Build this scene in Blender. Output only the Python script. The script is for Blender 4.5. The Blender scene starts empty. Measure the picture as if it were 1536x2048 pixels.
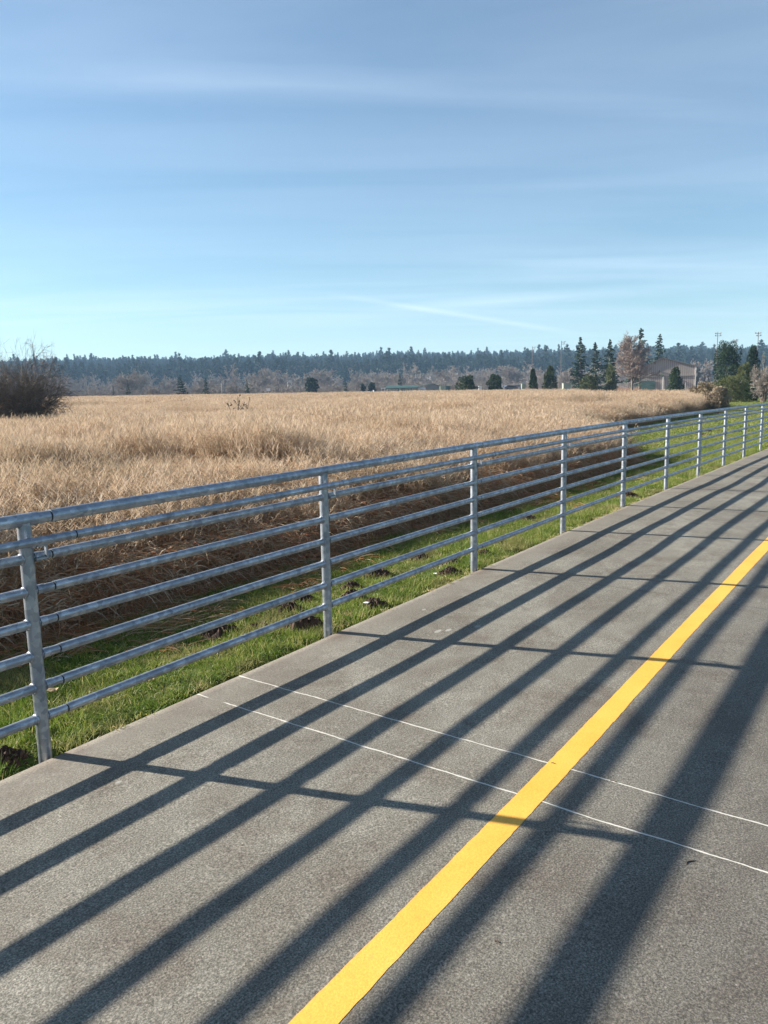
import bpy, math, random
import numpy as np
from mathutils import Vector, Matrix

sc = bpy.context.scene
COL = sc.collection
R_ = math.radians
rng = np.random.default_rng(7)
random.seed(7)

# ---------------------------------------------------------------- camera
FPX, PITCH, ROLL, CAMH = 1562.4, 0.158064, -0.019669, 1.5605      # focal in px of a 1536 px wide frame
def cam_axes():
    cp, sp = math.cos(PITCH), math.sin(PITCH)
    f = np.array([0, cp, -sp]); r0 = np.array([1.0, 0, 0]); u0 = np.array([0, sp, cp])
    cr, sr = math.cos(ROLL), math.sin(ROLL)
    return cr*r0 + sr*u0, -sr*r0 + cr*u0, f
AX = cam_axes()
cam_d = bpy.data.cameras.new('camera')
cam = bpy.data.objects.new('camera', cam_d); COL.objects.link(cam)
cam_d.sensor_fit = 'HORIZONTAL'; cam_d.sensor_width = 36.0; cam_d.lens = 36.0*FPX/1536.0
cam_d.clip_start = 0.05; cam_d.clip_end = 20000
m = Matrix.Identity(4)
for i in range(3):
    m[i][0] = AX[0][i]; m[i][1] = AX[1][i]; m[i][2] = -AX[2][i]
m[2][3] = CAMH
cam.matrix_world = m
sc.camera = cam

def at(px, py, Y):
    """world point seen at a photo pixel (1536x2048), at distance Y ahead"""
    d = (px-768)/FPX*AX[0] - (py-1024)/FPX*AX[1] + AX[2]
    t = Y/d[1]
    return np.array([0, 0, CAMH]) + t*d

# ---------------------------------------------------------------- light
SUN_L = Vector((2.270, -0.622, -1.0)).normalized()      # the way the light travels
sun_el = math.asin(-SUN_L.z)
sun_az = math.atan2(-SUN_L.x, -SUN_L.y)                   # clockwise from +Y
w = bpy.data.worlds.new('World'); sc.world = w; w.use_nodes = True
nt = w.node_tree; N = nt.nodes; L = nt.links
bg = N['Background']; bg.inputs['Strength'].default_value = 0.05
sky = N.new('ShaderNodeTexSky'); sky.sky_type = 'NISHITA'; sky.sun_disc = False
sky.sun_elevation = sun_el; sky.sun_rotation = sun_az
sky.altitude = 0; sky.air_density = 1.0; sky.dust_density = 0.0; sky.ozone_density = 1.6

def node(nt, t, **kw):
    n = nt.nodes.new(t)
    for k, v in kw.items():
        setattr(n, k, v)
    return n
def math_(nt, op, a, b=None, c=None, clamp=False):
    n = nt.nodes.new('ShaderNodeMath'); n.operation = op; n.use_clamp = clamp
    for i, v in enumerate((a, b, c)):
        if v is None: continue
        if isinstance(v, (int, float)): n.inputs[i].default_value = v
        else: nt.links.new(v, n.inputs[i])
    return n.outputs[0]
def vmath(nt, op, a, b=None):
    n = nt.nodes.new('ShaderNodeVectorMath'); n.operation = op
    for i, v in enumerate((a, b)):
        if v is None: continue
        if isinstance(v, (tuple, list)): n.inputs[i].default_value = v
        else: nt.links.new(v, n.inputs[i])
    return n.outputs['Value'] if op in ('DOT_PRODUCT', 'LENGTH') else n.outputs[0]
def ramp(nt, fac, stops, interp='LINEAR'):
    n = nt.nodes.new('ShaderNodeValToRGB'); n.color_ramp.interpolation = interp
    cr = n.color_ramp
    while len(cr.elements) > 1: cr.elements.remove(cr.elements[-1])
    for i, (p, c) in enumerate(stops):
        if isinstance(c, (int, float)): c = (c, c, c)
        e = cr.elements[0] if i == 0 else cr.elements.new(p)
        e.position = p; e.color = (*c[:3], 1)
    nt.links.new(fac, n.inputs[0])
    return n.outputs[0]
def noise(nt, vec, scale, detail=4, rough=.55, dist=0.0):
    n = nt.nodes.new('ShaderNodeTexNoise')
    n.inputs['Scale'].default_value = scale; n.inputs['Detail'].default_value = detail
    n.inputs['Roughness'].default_value = rough; n.inputs['Distortion'].default_value = dist
    if vec is not None: nt.links.new(vec, n.inputs['Vector'])
    return n.outputs['Fac']
def mix(nt, fac, a, b, mode='MIX'):
    n = nt.nodes.new('ShaderNodeMix'); n.data_type = 'RGBA'; n.blend_type = mode
    for s, v in ((0, fac), (6, a), (7, b)):
        if isinstance(v, (int, float)): n.inputs[s].default_value = v
        elif isinstance(v, (tuple, list)): n.inputs[s].default_value = (*v[:3], 1)
        else: nt.links.new(v, n.inputs[s])
    return n.outputs[2]
def mapping(nt, vec, scale=(1, 1, 1), rot=(0, 0, 0), loc=(0, 0, 0)):
    n = nt.nodes.new('ShaderNodeMapping')
    n.inputs['Scale'].default_value = scale; n.inputs['Rotation'].default_value = rot; n.inputs['Location'].default_value = loc
    nt.links.new(vec, n.inputs['Vector'])
    return n.outputs[0]

# cirrus veils and two thin contrails, laid out on the sky's own sphere
tc = node(nt, 'ShaderNodeTexCoord')
gen = tc.outputs['Generated']
sep = node(nt, 'ShaderNodeSeparateXYZ'); L.new(gen, sep.inputs[0])
zc = math_(nt, 'ADD', math_(nt, 'MAXIMUM', sep.outputs['Z'], 0.0), 0.07)
flat = node(nt, 'ShaderNodeCombineXYZ')
L.new(math_(nt, 'DIVIDE', sep.outputs['X'], zc), flat.inputs[0]); L.new(math_(nt, 'DIVIDE', sep.outputs['Y'], zc), flat.inputs[1])
c1 = noise(nt, mapping(nt, flat.outputs[0], (.35, 1.5, 1), (0, 0, R_(8))), 1.0, 7, .55, .6)
c2 = noise(nt, mapping(nt, flat.outputs[0], (.12, .5, 1), (0, 0, R_(-5)), (3.1, 1.7, 0)), 1.0, 3, .5, .3)
veil = math_(nt, 'MULTIPLY', ramp(nt, c1, [(.34, 0.0), (.70, 1.0)]), ramp(nt, c2, [(.33, 0.15), (.66, 1.0)]))
def trail(a, b, width, soft_lo, soft_hi):
    A = Vector(at(*a, 1000) - np.array([0, 0, CAMH])).normalized(); B = Vector(at(*b, 1000) - np.array([0, 0, CAMH])).normalized()
    n_ = A.cross(B).normalized(); t_ = (B-A).normalized()
    d = math_(nt, 'ABSOLUTE', vmath(nt, 'DOT_PRODUCT', gen, tuple(n_)))
    f = math_(nt, 'SUBTRACT', 1.0, math_(nt, 'DIVIDE', d, width), clamp=True)
    u = vmath(nt, 'DOT_PRODUCT', gen, tuple(t_)); ua, ub = A.dot(t_), B.dot(t_)
    mr = node(nt, 'ShaderNodeMapRange'); mr.inputs[1].default_value = ua; mr.inputs[2].default_value = ub; L.new(u, mr.inputs[0])
    g = ramp(nt, mr.outputs[0], [(0, 0.0), (soft_lo, 1.0), (soft_hi, .8), (1, 0.0)])
    return math_(nt, 'MULTIPLY', math_(nt, 'MULTIPLY', f, g), ramp(nt, c1, [(.2, .5), (.8, 1.0)]))
tr1 = trail((640, 585), (1200, 674), .0045, .35, .8)
tr2 = trail((560, 640), (1500, 560), .010, .4, .6)
tr3 = trail((-200, 145), (1536, 200), .022, .3, .6)
cl = math_(nt, 'ADD', math_(nt, 'ADD', .05, math_(nt, 'MULTIPLY', veil, .24)), math_(nt, 'ADD', math_(nt, 'MULTIPLY', tr1, .34), math_(nt, 'ADD', math_(nt, 'MULTIPLY', tr2, .22), math_(nt, 'MULTIPLY', tr3, .17))), clamp=True)
cloudcol = mix(nt, cl, mix(nt, 1.0, sky.outputs[0], (.75, .90, .96), 'MULTIPLY'), (7.3, 8.3, 9.3))
L.new(cloudcol, bg.inputs['Color'])

sun_d = bpy.data.lights.new('sun', 'SUN'); sun = bpy.data.objects.new('sun', sun_d); COL.objects.link(sun)
sun_d.energy = 5.0; sun_d.angle = R_(0.6); sun_d.color = (1.0, .93, .82)
sun.rotation_euler = SUN_L.to_track_quat('-Z', 'Y').to_euler()

sc.view_settings.view_transform = 'Standard'; sc.view_settings.look = 'None'
sc.view_settings.exposure = 1.6; sc.view_settings.gamma = 1
sc.cycles.max_bounces = 6; sc.cycles.diffuse_bounces = 3; sc.cycles.volume_bounces = 0
sc.cycles.glossy_bounces = 3

# ---------------------------------------------------------------- helpers
def tag(o, label=None, cat=None, group=None, kind=None):
    if label: o['label'] = label
    if cat: o['category'] = cat
    if group: o['group'] = group
    if kind: o['kind'] = kind
    return o
def link(name, me, mat=None, parent=None, loc=None):
    o = bpy.data.objects.new(name, me); COL.objects.link(o)
    if mat is not None: me.materials.append(mat)
    if parent is not None: o.parent = parent
    if loc is not None: o.location = loc
    return o
def empty(name, loc, rz=0, label=None, cat=None, group=None):
    o = bpy.data.objects.new(name, None); COL.objects.link(o)
    o.location = loc; o.rotation_euler = (0, 0, rz); o.empty_display_size = .2
    return tag(o, label, cat, group)
def kids(o): return [c for c in bpy.data.objects if c.parent == o]
def copy_tree(o, parent=None):
    c = o.copy(); COL.objects.link(c); c.parent = parent
    for ch in kids(o): copy_tree(ch, c)
    return c
def np_mesh(name, V, F, tint=None, smooth=False):
    V = np.asarray(V, np.float32); F = np.asarray(F, np.int32)
    me = bpy.data.meshes.new(name)
    k = F.shape[1]
    me.vertices.add(len(V)); me.vertices.foreach_set('co', V.ravel())
    me.loops.add(F.size); me.loops.foreach_set('vertex_index', F.ravel())
    me.polygons.add(len(F)); me.polygons.foreach_set('loop_start', np.arange(0, F.size, k, dtype=np.int32))
    me.polygons.foreach_set('loop_total', np.full(len(F), k, np.int32))
    me.polygons.foreach_set('use_smooth', np.full(len(F), bool(smooth)))
    if tint is not None:
        a = me.attributes.new('tint', 'FLOAT', 'POINT'); a.data.foreach_set('value', np.asarray(tint, np.float32))
    me.update(calc_edges=True); me.validate()
    return me
class MB:
    """collects shapes into one mesh"""
    def __init__(s): s.v = []; s.f = []; s.sm = []
    def add(s, V, F, smooth=False):
        b = len(s.v); s.v += [tuple(map(float, p)) for p in V]; s.f += [tuple(b+i for i in f) for f in F]; s.sm += [smooth]*len(F)
    def box(s, c, d, rz=0, bev=0):
        cx, cy, cz = c; a, b, h = d[0]/2, d[1]/2, d[2]/2
        co, si = math.cos(rz), math.sin(rz)
        if bev <= 0: rings = [(a, b, -h), (a, b, h)]
        else: rings = [(a-bev, b-bev, -h), (a, b, -h+bev), (a, b, h-bev), (a-bev, b-bev, h)]
        V = []; F = []
        for (x, y, z) in rings:
            for sx, sy in ((-1, -1), (1, -1), (1, 1), (-1, 1)):
                X, Y = sx*x, sy*y
                V.append((cx+X*co-Y*si, cy+X*si+Y*co, cz+z))
        n = len(rings)
        F.append((3, 2, 1, 0)); F.append(tuple((n-1)*4+i for i in range(4)))
        for r in range(n-1):
            for i in range(4):
                j = (i+1) % 4
                F.append((r*4+i, r*4+j, (r+1)*4+j, (r+1)*4+i))
        s.add(V, F)
    def tube(s, pts, rad, n=12, caps=True):
        pts = [Vector(p) for p in pts]
        if isinstance(rad, (int, float)): rad = [rad]*len(pts)
        V = []; F = []
        prev = None
        for i, p in enumerate(pts):
            d = (pts[min(i+1, len(pts)-1)] - pts[max(i-1, 0)]).normalized()
            ref = Vector((0, 0, 1)) if abs(d.z) < .95 else Vector((1, 0, 0))
            u = d.cross(ref).normalized() if prev is None else (prev - d*prev.dot(d)).normalized()
            prev = u
            v = d.cross(u)
            for k in range(n):
                a = 2*math.pi*k/n
                V.append(p + (u*math.cos(a) + v*math.sin(a))*rad[i])
        for i in range(len(pts)-1):
            for k in range(n):
                j = (k+1) % n
                F.append((i*n+k, i*n+j, (i+1)*n+j, (i+1)*n+k))
        s.add(V, F, True)
        if caps:
            s.add(V[:n], [tuple(range(n))[::-1]]); s.add(V[-n:], [tuple(range(n))])
    def build(s, name, mat, parent=None, label=None):
        me = bpy.data.meshes.new(name); me.from_pydata(s.v, [], s.f)
        me.polygons.foreach_set('use_smooth', s.sm); me.update()
        o = link(name, me, mat, parent)
        if label: o['label'] = label
        return o

def wav(x, y, seed=0):
    """cheap smooth noise about -1..1"""
    r = np.random.default_rng(seed); t = 0
    for k in range(9):
        f = 2**(k/3.0); a = r.uniform(0, 6.283); p = r.uniform(0, 6.283)
        t = t + np.sin((x*math.cos(a) + y*math.sin(a))*f + p)/(1+k*.35)
    return t/3.2

def ribbons(base, d0, Lg, wd, droop, segs=3, taper=.8, tint=None, side=None, wave=0):
    """N curved blades: p(t) = base + d0*L*t - z*droop*L*t^2"""
    n = len(base); t = np.linspace(0, 1, segs+1)
    base = np.asarray(base, float); d0 = np.asarray(d0, float)
    Lg = np.broadcast_to(Lg, n); wd = np.broadcast_to(wd, n); droop = np.broadcast_to(droop, n)
    P = base[:, None, :] + d0[:, None, :]*(Lg[:, None]*t)[..., None]
    P[..., 2] -= (droop*Lg)[:, None]*t**2
    if side is None:
        a = rng.uniform(0, 6.283, n); rv = np.stack([np.cos(a), np.sin(a), rng.uniform(-.4, .4, n)], 1)
        side = np.cross(d0, rv); side /= np.linalg.norm(side, axis=1)[:, None]+1e-9
    W = (wd[:, None]*np.maximum(1-t*taper, .12)*.5)[..., None]
    S = side[:, None, :]*W
    V = np.stack([P-S, P+S], 2).reshape(-1, 3)
    k = 2*(segs+1); b = (np.arange(n)*k)[:, None]; q = np.arange(segs)*2
    F = np.stack([b+q, b+q+1, b+q+3, b+q+2], 2).reshape(-1, 4)
    T = None if tint is None else np.repeat(np.broadcast_to(tint, n), k)
    return V, F, T
def join(parts):
    V = []; F = []; T = []; b = 0
    for v, f, t in parts:
        V.append(v); F.append(f+b); T.append(t if t is not None else np.full(len(v), .5)); b += len(v)
    return np.concatenate(V), np.concatenate(F), np.concatenate(T)

def scatter(name, protos, pts, rot, scl, idx, mat_link=None):
    """one object that strews prototype meshes over points with geometry nodes"""
    me = bpy.data.meshes.new(name)
    n = len(pts); me.vertices.add(n); me.vertices.foreach_set('co', np.asarray(pts, np.float32).ravel())
    a = me.attributes.new('rot', 'FLOAT_VECTOR', 'POINT'); a.data.foreach_set('vector', np.asarray(rot, np.float32).ravel())
    a = me.attributes.new('scl', 'FLOAT_VECTOR', 'POINT'); a.data.foreach_set('vector', np.asarray(scl, np.float32).ravel())
    a = me.attributes.new('idx', 'INT', 'POINT'); a.data.foreach_set('value', np.asarray(idx, np.int32))
    o = link(name, me)
    col = bpy.data.collections.new(name + '_source')
    for i, p in enumerate(protos):
        q = bpy.data.objects.new('%s_source_%02d' % (name, i), p); col.objects.link(q)
    g = bpy.data.node_groups.new(name, 'GeometryNodeTree')
    g.interface.new_socket('Geometry', in_out='INPUT', socket_type='NodeSocketGeometry')
    g.interface.new_socket('Geometry', in_out='OUTPUT', socket_type='NodeSocketGeometry')
    gi = g.nodes.new('NodeGroupInput'); go = g.nodes.new('NodeGroupOutput')
    ci = g.nodes.new('GeometryNodeCollectionInfo'); ci.inputs['Collection'].default_value = col
    ci.inputs['Separate Children'].default_value = True; ci.inputs['Reset Children'].default_value = True
    ip = g.nodes.new('GeometryNodeInstanceOnPoints'); ip.inputs['Pick Instance'].default_value = True
    def att(nm, ty):
        x = g.nodes.new('GeometryNodeInputNamedAttribute'); x.data_type = ty; x.inputs['Name'].default_value = nm
        return x.outputs['Attribute']
    g.links.new(gi.outputs[0], ip.inputs['Points']); g.links.new(ci.outputs[0], ip.inputs['Instance'])
    g.links.new(att('idx', 'INT'), ip.inputs['Instance Index'])
    e2r = g.nodes.new('FunctionNodeEulerToRotation'); g.links.new(att('rot', 'FLOAT_VECTOR'), e2r.inputs[0])
    g.links.new(e2r.outputs[0], ip.inputs['Rotation'])
    g.links.new(att('scl', 'FLOAT_VECTOR'), ip.inputs['Scale'])
    g.links.new(ip.outputs[0], go.inputs[0])
    md = o.modifiers.new('strew', 'NODES'); md.node_group = g
    return o

# ---------------------------------------------------------------- materials
def new_mat(name):
    mt = bpy.data.materials.new(name); mt.use_nodes = True
    return mt, mt.node_tree, mt.node_tree.nodes['Principled BSDF']
def bump(nt, p, h, strength=.3, dist=.01):
    b = nt.nodes.new('ShaderNodeBump'); b.inputs['Strength'].default_value = strength; b.inputs['Distance'].default_value = dist
    nt.links.new(h, b.inputs['Height']); nt.links.new(b.outputs[0], p.inputs['Normal'])
def simple(name, c, rough=.7, metal=0, var=.25, scale=4.0, bmp=.15):
    mt, nt, p = new_mat(name)
    co = node(nt, 'ShaderNodeTexCoord').outputs['Object']
    n = noise(nt, co, scale, 5)
    lo = tuple(x*(1-var) for x in c); hi = tuple(min(1, x*(1+var)) for x in c)
    nt.links.new(ramp(nt, n, [(.3, lo), (.7, hi)]), p.inputs['Base Color'])
    p.inputs['Roughness'].default_value = rough; p.inputs['Metallic'].default_value = metal
    if bmp: bump(nt, p, n, bmp, .01)
    return mt
def leafy(name, stops, rough=.6, trans=.25, instrand=.25, patch=0.0, patchcol=None, patchscale=.5, spec=.25):
    """foliage: colour from each blade's own tint, varied per plant, some light passing through"""
    mt, nt, p = new_mat(name)
    t = node(nt, 'ShaderNodeAttribute', attribute_name='tint').outputs['Fac']
    oi = node(nt, 'ShaderNodeObjectInfo').outputs['Random']
    f = math_(nt, 'ADD', t, math_(nt, 'MULTIPLY', math_(nt, 'SUBTRACT', oi, .5), instrand), clamp=True)
    c = ramp(nt, f, stops)
    if patch:
        pos = node(nt, 'ShaderNodeNewGeometry').outputs['Position']
        k = ramp(nt, noise(nt, pos, patchscale, 3), [(.5, 0.0), (.64, 1.0)])
        c = mix(nt, math_(nt, 'MULTIPLY', k, patch), c, patchcol)
    nt.links.new(c, p.inputs['Base Color'])
    p.inputs['Roughness'].default_value = rough; p.inputs['Specular IOR Level'].default_value = spec
    if trans:
        tr = node(nt, 'ShaderNodeBsdfTranslucent'); nt.links.new(c, tr.inputs[0])
        ms = node(nt, 'ShaderNodeMixShader'); ms.inputs[0].default_value = trans
        nt.links.new(p.outputs[0], ms.inputs[1]); nt.links.new(tr.outputs[0], ms.inputs[2])
        nt.links.new(ms.outputs[0], nt.nodes['Material Output'].inputs['Surface'])
    return mt

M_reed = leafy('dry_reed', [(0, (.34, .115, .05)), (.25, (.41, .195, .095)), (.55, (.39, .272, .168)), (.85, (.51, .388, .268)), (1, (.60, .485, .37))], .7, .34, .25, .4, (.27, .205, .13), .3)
M_grass = leafy('lawn_grass', [(0, (.045, .085, .012)), (.4, (.105, .175, .022)), (.75, (.23, .28, .05)), (.93, (.36, .33, .11)), (1, (.46, .37, .2))], .5, .35, .55, .6, (.29, .25, .11), 1.9)
M_conif = leafy('conifer_needles', [(0, (.010, .026, .016)), (.6, (.024, .048, .026)), (1, (.045, .072, .036))], .7, .1, .35)
M_juniper = leafy('juniper_green', [(0, (.014, .032, .008)), (.6, (.038, .065, .014)), (1, (.075, .1, .028))], .6, .15, .3)
M_olive = leafy('olive_scrub', [(0, (.045, .055, .015)), (.6, (.095, .11, .035)), (1, (.16, .17, .07))], .6, .15, .3)
M_twig = leafy('bare_twigs', [(0, (.06, .048, .04)), (.6, (.125, .102, .086)), (1, (.20, .17, .145))], .8, 0, .3)
M_pale = leafy('pale_bare_twigs', [(0, (.17, .148, .128)), (.6, (.27, .238, .208)), (1, (.33, .295, .26))], .8, 0, .15)
M_red = leafy('reddish_bare_twigs', [(0, (.12, .085, .065)), (.6, (.22, .16, .125)), (1, (.29, .22, .175))], .8, 0, .3)
M_bark = simple('bark', (.16, .125, .1), .9, 0, .4, 3, .4)

# galvanised steel
M_steel, nt, p = new_mat('galvanised_steel')
co = node(nt, 'ShaderNodeNewGeometry').outputs['Position']
vo = node(nt, 'ShaderNodeTexVoronoi'); vo.inputs['Scale'].default_value = 38; 
vd = vmath(nt, 'ADD', co, vmath(nt, 'MULTIPLY', node(nt, 'ShaderNodeTexNoise').outputs['Color'], (.02, .02, .02)))
nt.links.new(vd, vo.inputs['Vector'])
n1 = noise(nt, co, 9, 5, .6); n2 = noise(nt, co, 45, 4, .6)
spang = math_(nt, 'ADD', math_(nt, 'MULTIPLY', vo.outputs['Color'], .35), math_(nt, 'MULTIPLY', n1, .65))
nt.links.new(ramp(nt, spang, [(.25, (.19, .21, .245)), (.5, (.31, .34, .385)), (.72, (.49, .52, .56))]), p.inputs['Base Color'])
nt.links.new(ramp(nt, n1, [(.3, .55), (.7, .38)]), p.inputs['Roughness'])
p.inputs['Metallic'].default_value = .85
bump(nt, p, n2, .12, .002)
M_dark = simple('dark_gap', (.02, .02, .025), .8, 0, .2)

SPOTS = [(.769, .617, .022, .014), (2.43, .53, .05, .022), (2.49, .575, .045, .022), (2.661, .696, .04, .022), (2.772, .214, .03, .018), (.061, .422, .02, .012)]
# concrete path; object coordinates run along the path (x) and across it (y = -off)
M_conc, nt, p = new_mat('path_concrete')
oc = node(nt, 'ShaderNodeTexCoord').outputs['Object']
sx = node(nt, 'ShaderNodeSeparateXYZ'); nt.links.new(oc, sx.inputs[0])
S = sx.outputs['X']; O = math_(nt, 'MULTIPLY', sx.outputs['Y'], -1.0)
big = noise(nt, oc, .9, 5, .6); mid = noise(nt, oc, 6, 6, .65); fine = noise(nt, oc, 160, 3, .7); fine2 = noise(nt, oc, 420, 2, .6)
v1 = node(nt, 'ShaderNodeTexVoronoi'); v1.inputs['Scale'].default_value = 150; nt.links.new(oc, v1.inputs['Vector'])
base = ramp(nt, big, [(.3, (.15, .136, .110)), (.5, (.205, .19, .157)), (.72, (.265, .25, .208))])
base = mix(nt, ramp(nt, mid, [(.35, .35), (.65, 0.0)]), base, (.12, .108, .092))
blo = noise(nt, oc, 2.1, 7, .72, .8)
base = mix(nt, ramp(nt, blo, [(.46, 0.0), (.64, .55)]), base, (.10, .076, .058))
base = mix(nt, ramp(nt, noise(nt, mapping(nt, oc, (.5, 3.0, 1)), 1.2, 5, .6), [(.5, 0.0), (.7, .35)]), base, (.26, .25, .21))
edge = ramp(nt, math_(nt, 'ADD', O, math_(nt, 'MULTIPLY', math_(nt, 'SUBTRACT', mid, .5), .5)), [(.10, 1.0), (.34, 0.0)])
base = mix(nt, math_(nt, 'MULTIPLY', edge, .5), base, (.20, .175, .145))
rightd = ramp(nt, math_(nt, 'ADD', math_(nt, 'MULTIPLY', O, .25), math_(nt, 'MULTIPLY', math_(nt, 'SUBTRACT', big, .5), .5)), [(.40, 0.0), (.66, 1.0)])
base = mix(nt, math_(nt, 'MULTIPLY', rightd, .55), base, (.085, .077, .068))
aggr = math_(nt, 'MULTIPLY', ramp(nt, fine, [(.3, 0.0), (.7, 1.0)]), 1.0)
rough_amt = math_(nt, 'SUBTRACT', 1.0, math_(nt, 'MULTIPLY', edge, .6))
sp = mix(nt, 1.0, base, ramp(nt, fine, [(.30, .30), (.5, .92), (.70, 1.9)]), 'MULTIPLY')
base = mix(nt, rough_amt, base, sp)
base = mix(nt, 1.0, base, ramp(nt, noise(nt, oc, 85, 3, .7), [(.32, .86), (.5, 1.0), (.68, 1.16)]), 'MULTIPLY')
base = mix(nt, 1.0, base, ramp(nt, fine2, [(.3, .75), (.7, 1.25)]), 'MULTIPLY')
stone = node(nt, 'ShaderNodeTexVoronoi'); stone.inputs['Scale'].default_value = 60; nt.links.new(oc, stone.inputs['Vector'])
sc_sel = math_(nt, 'MULTIPLY', ramp(nt, stone.outputs['Distance'], [(.10, 1.0), (.2, 0.0)]), ramp(nt, node(nt, 'ShaderNodeSeparateColor').outputs[0], [(0, 0), (1, 1)]))
sepc = node(nt, 'ShaderNodeSeparateColor'); nt.links.new(stone.outputs['Color'], sepc.inputs[0])
stn = math_(nt, 'MULTIPLY', ramp(nt, stone.outputs['Distance'], [(.12, 1.0), (.24, 0.0)]), ramp(nt, sepc.outputs[0], [(.66, 0.0), (.9, .85)]))
base = mix(nt, stn, base, (.30, .28, .25))
stn2 = math_(nt, 'MULTIPLY', ramp(nt, stone.outputs['Distance'], [(.14, 1.0), (.28, 0.0)]), ramp(nt, sepc.outputs[1], [(.64, 0.0), (.9, .8)]))
base = mix(nt, stn2, base, (.07, .065, .06))
# grimy patches at the post feet
foot = None
for si in (0.0, 1.9725, 3.945):
    dx = math_(nt, 'DIVIDE', math_(nt, 'SUBTRACT', S, si+.05), .28); dy = math_(nt, 'DIVIDE', math_(nt, 'SUBTRACT', O, .05), .16)
    d2 = math_(nt, 'ADD', math_(nt, 'ADD', math_(nt, 'MULTIPLY', dx, dx), math_(nt, 'MULTIPLY', dy, dy)), math_(nt, 'MULTIPLY', mid, 1.2))
    f = ramp(nt, d2, [(.5, 1.0), (1.5, 0.0)])
    foot = f if foot is None else math_(nt, 'MAXIMUM', foot, f)
base = mix(nt, math_(nt, 'MULTIPLY', foot, .6), base, (.12, .085, .065))
spots = None
for (s0, o0, a_, b_) in SPOTS:
    dx = math_(nt, 'DIVIDE', math_(nt, 'SUBTRACT', S, s0), a_); dy = math_(nt, 'DIVIDE', math_(nt, 'SUBTRACT', O, o0), b_)
    d2 = math_(nt, 'ADD', math_(nt, 'ADD', math_(nt, 'MULTIPLY', dx, dx), math_(nt, 'MULTIPLY', dy, dy)), math_(nt, 'MULTIPLY', noise(nt, oc, 40, 3, .6), .9))
    f = ramp(nt, d2, [(.9, .8), (1.35, 0.0)])
    spots = f if spots is None else math_(nt, 'MAXIMUM', spots, f)
base = mix(nt, spots, base, (.34, .33, .30))
# joints: two lined with pale lime, the rest plain dark saw cuts
wob = math_(nt, 'MULTIPLY', math_(nt, 'SUBTRACT', noise(nt, oc, 5, 4, .6), .5), .025)
Sj = math_(nt, 'ADD', math_(nt, 'ADD', S, math_(nt, 'MULTIPLY', O, -.022)), wob)
nj = noise(nt, oc, 14, 3, .6)
white = None; dark = None
for s0 in (1.16, .857):
    d = math_(nt, 'ABSOLUTE', math_(nt, 'SUBTRACT', Sj, s0))
    wd_ = math_(nt, 'MULTIPLY', nj, .0095)
    f = math_(nt, 'SUBTRACT', 1.0, math_(nt, 'DIVIDE', d, wd_), clamp=True)
    f = math_(nt, 'MINIMUM', math_(nt, 'MULTIPLY', f, 2.2), 1.0)
    if s0 < 1:
        f = math_(nt, 'MULTIPLY', f, ramp(nt, O, [(.02, .9), (.075, .9), (.1, 0.08), (.19, .08), (.22, 1.0)]))
    white = f if white is None else math_(nt, 'MAXIMUM', white, f)
base = mix(nt, white, base, (.60, .57, .51))
for s0 in (-2.2, 4.09, 7.25, 10.3, 13.4, 16.5, 19.6, 22.6):
    d = math_(nt, 'ABSOLUTE', math_(nt, 'SUBTRACT', Sj, s0))
    f = math_(nt, 'SUBTRACT', 1.0, math_(nt, 'DIVIDE', d, .006), clamp=True)
    dark = f if dark is None else math_(nt, 'MAXIMUM', dark, f)
base = mix(nt, math_(nt, 'MULTIPLY', dark, .85), base, (.03, .028, .026))
# dried pale blots
blot = node(nt, 'ShaderNodeTexVoronoi'); blot.inputs['Scale'].default_value = 2.3; nt.links.new(mapping(nt, oc, (1, 1.4, 1)), blot.inputs['Vector'])
sb = node(nt, 'ShaderNodeSeparateColor'); nt.links.new(blot.outputs['Color'], sb.inputs[0])
bf = math_(nt, 'MULTIPLY', ramp(nt, math_(nt, 'ADD', blot.outputs['Distance'], math_(nt, 'MULTIPLY', nj, .03)), [(.045, .75), (.06, 0.0)]), ramp(nt, sb.outputs[0], [(.6, 0.0), (.62, 1.0)]))
base = mix(nt, bf, base, (.27, .26, .24))
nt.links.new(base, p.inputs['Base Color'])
p.inputs['Roughness'].default_value = .85; p.inputs['Specular IOR Level'].default_value = .3
hh = math_(nt, 'SUBTRACT', math_(nt, 'ADD', fine, math_(nt, 'MULTIPLY', fine2, .5)), math_(nt, 'MULTIPLY', dark, 2.0))
bump(nt, p, hh, .35, .004)

M_yel, nt, p = new_mat('yellow_paint')
oc = node(nt, 'ShaderNodeTexCoord').outputs['Object']
f1 = noise(nt, oc, 160, 3, .7); f2 = noise(nt, oc, 3, 4, .6)
c = ramp(nt, f2, [(.3, (.80, .385, .045)), (.7, (.88, .46, .075))])
c = mix(nt, 1.0, c, ramp(nt, f1, [(.3, .78), (.7, 1.08)]), 'MULTIPLY')
c = mix(nt, ramp(nt, noise(nt, oc, 35, 6, .75), [(.60, 0.0), (.74, .5)]), c, (.42, .27, .10))
nt.links.new(c, p.inputs['Base Color']); p.inputs['Roughness'].default_value = .75
bump(nt, p, f1, .3, .003)

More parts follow.
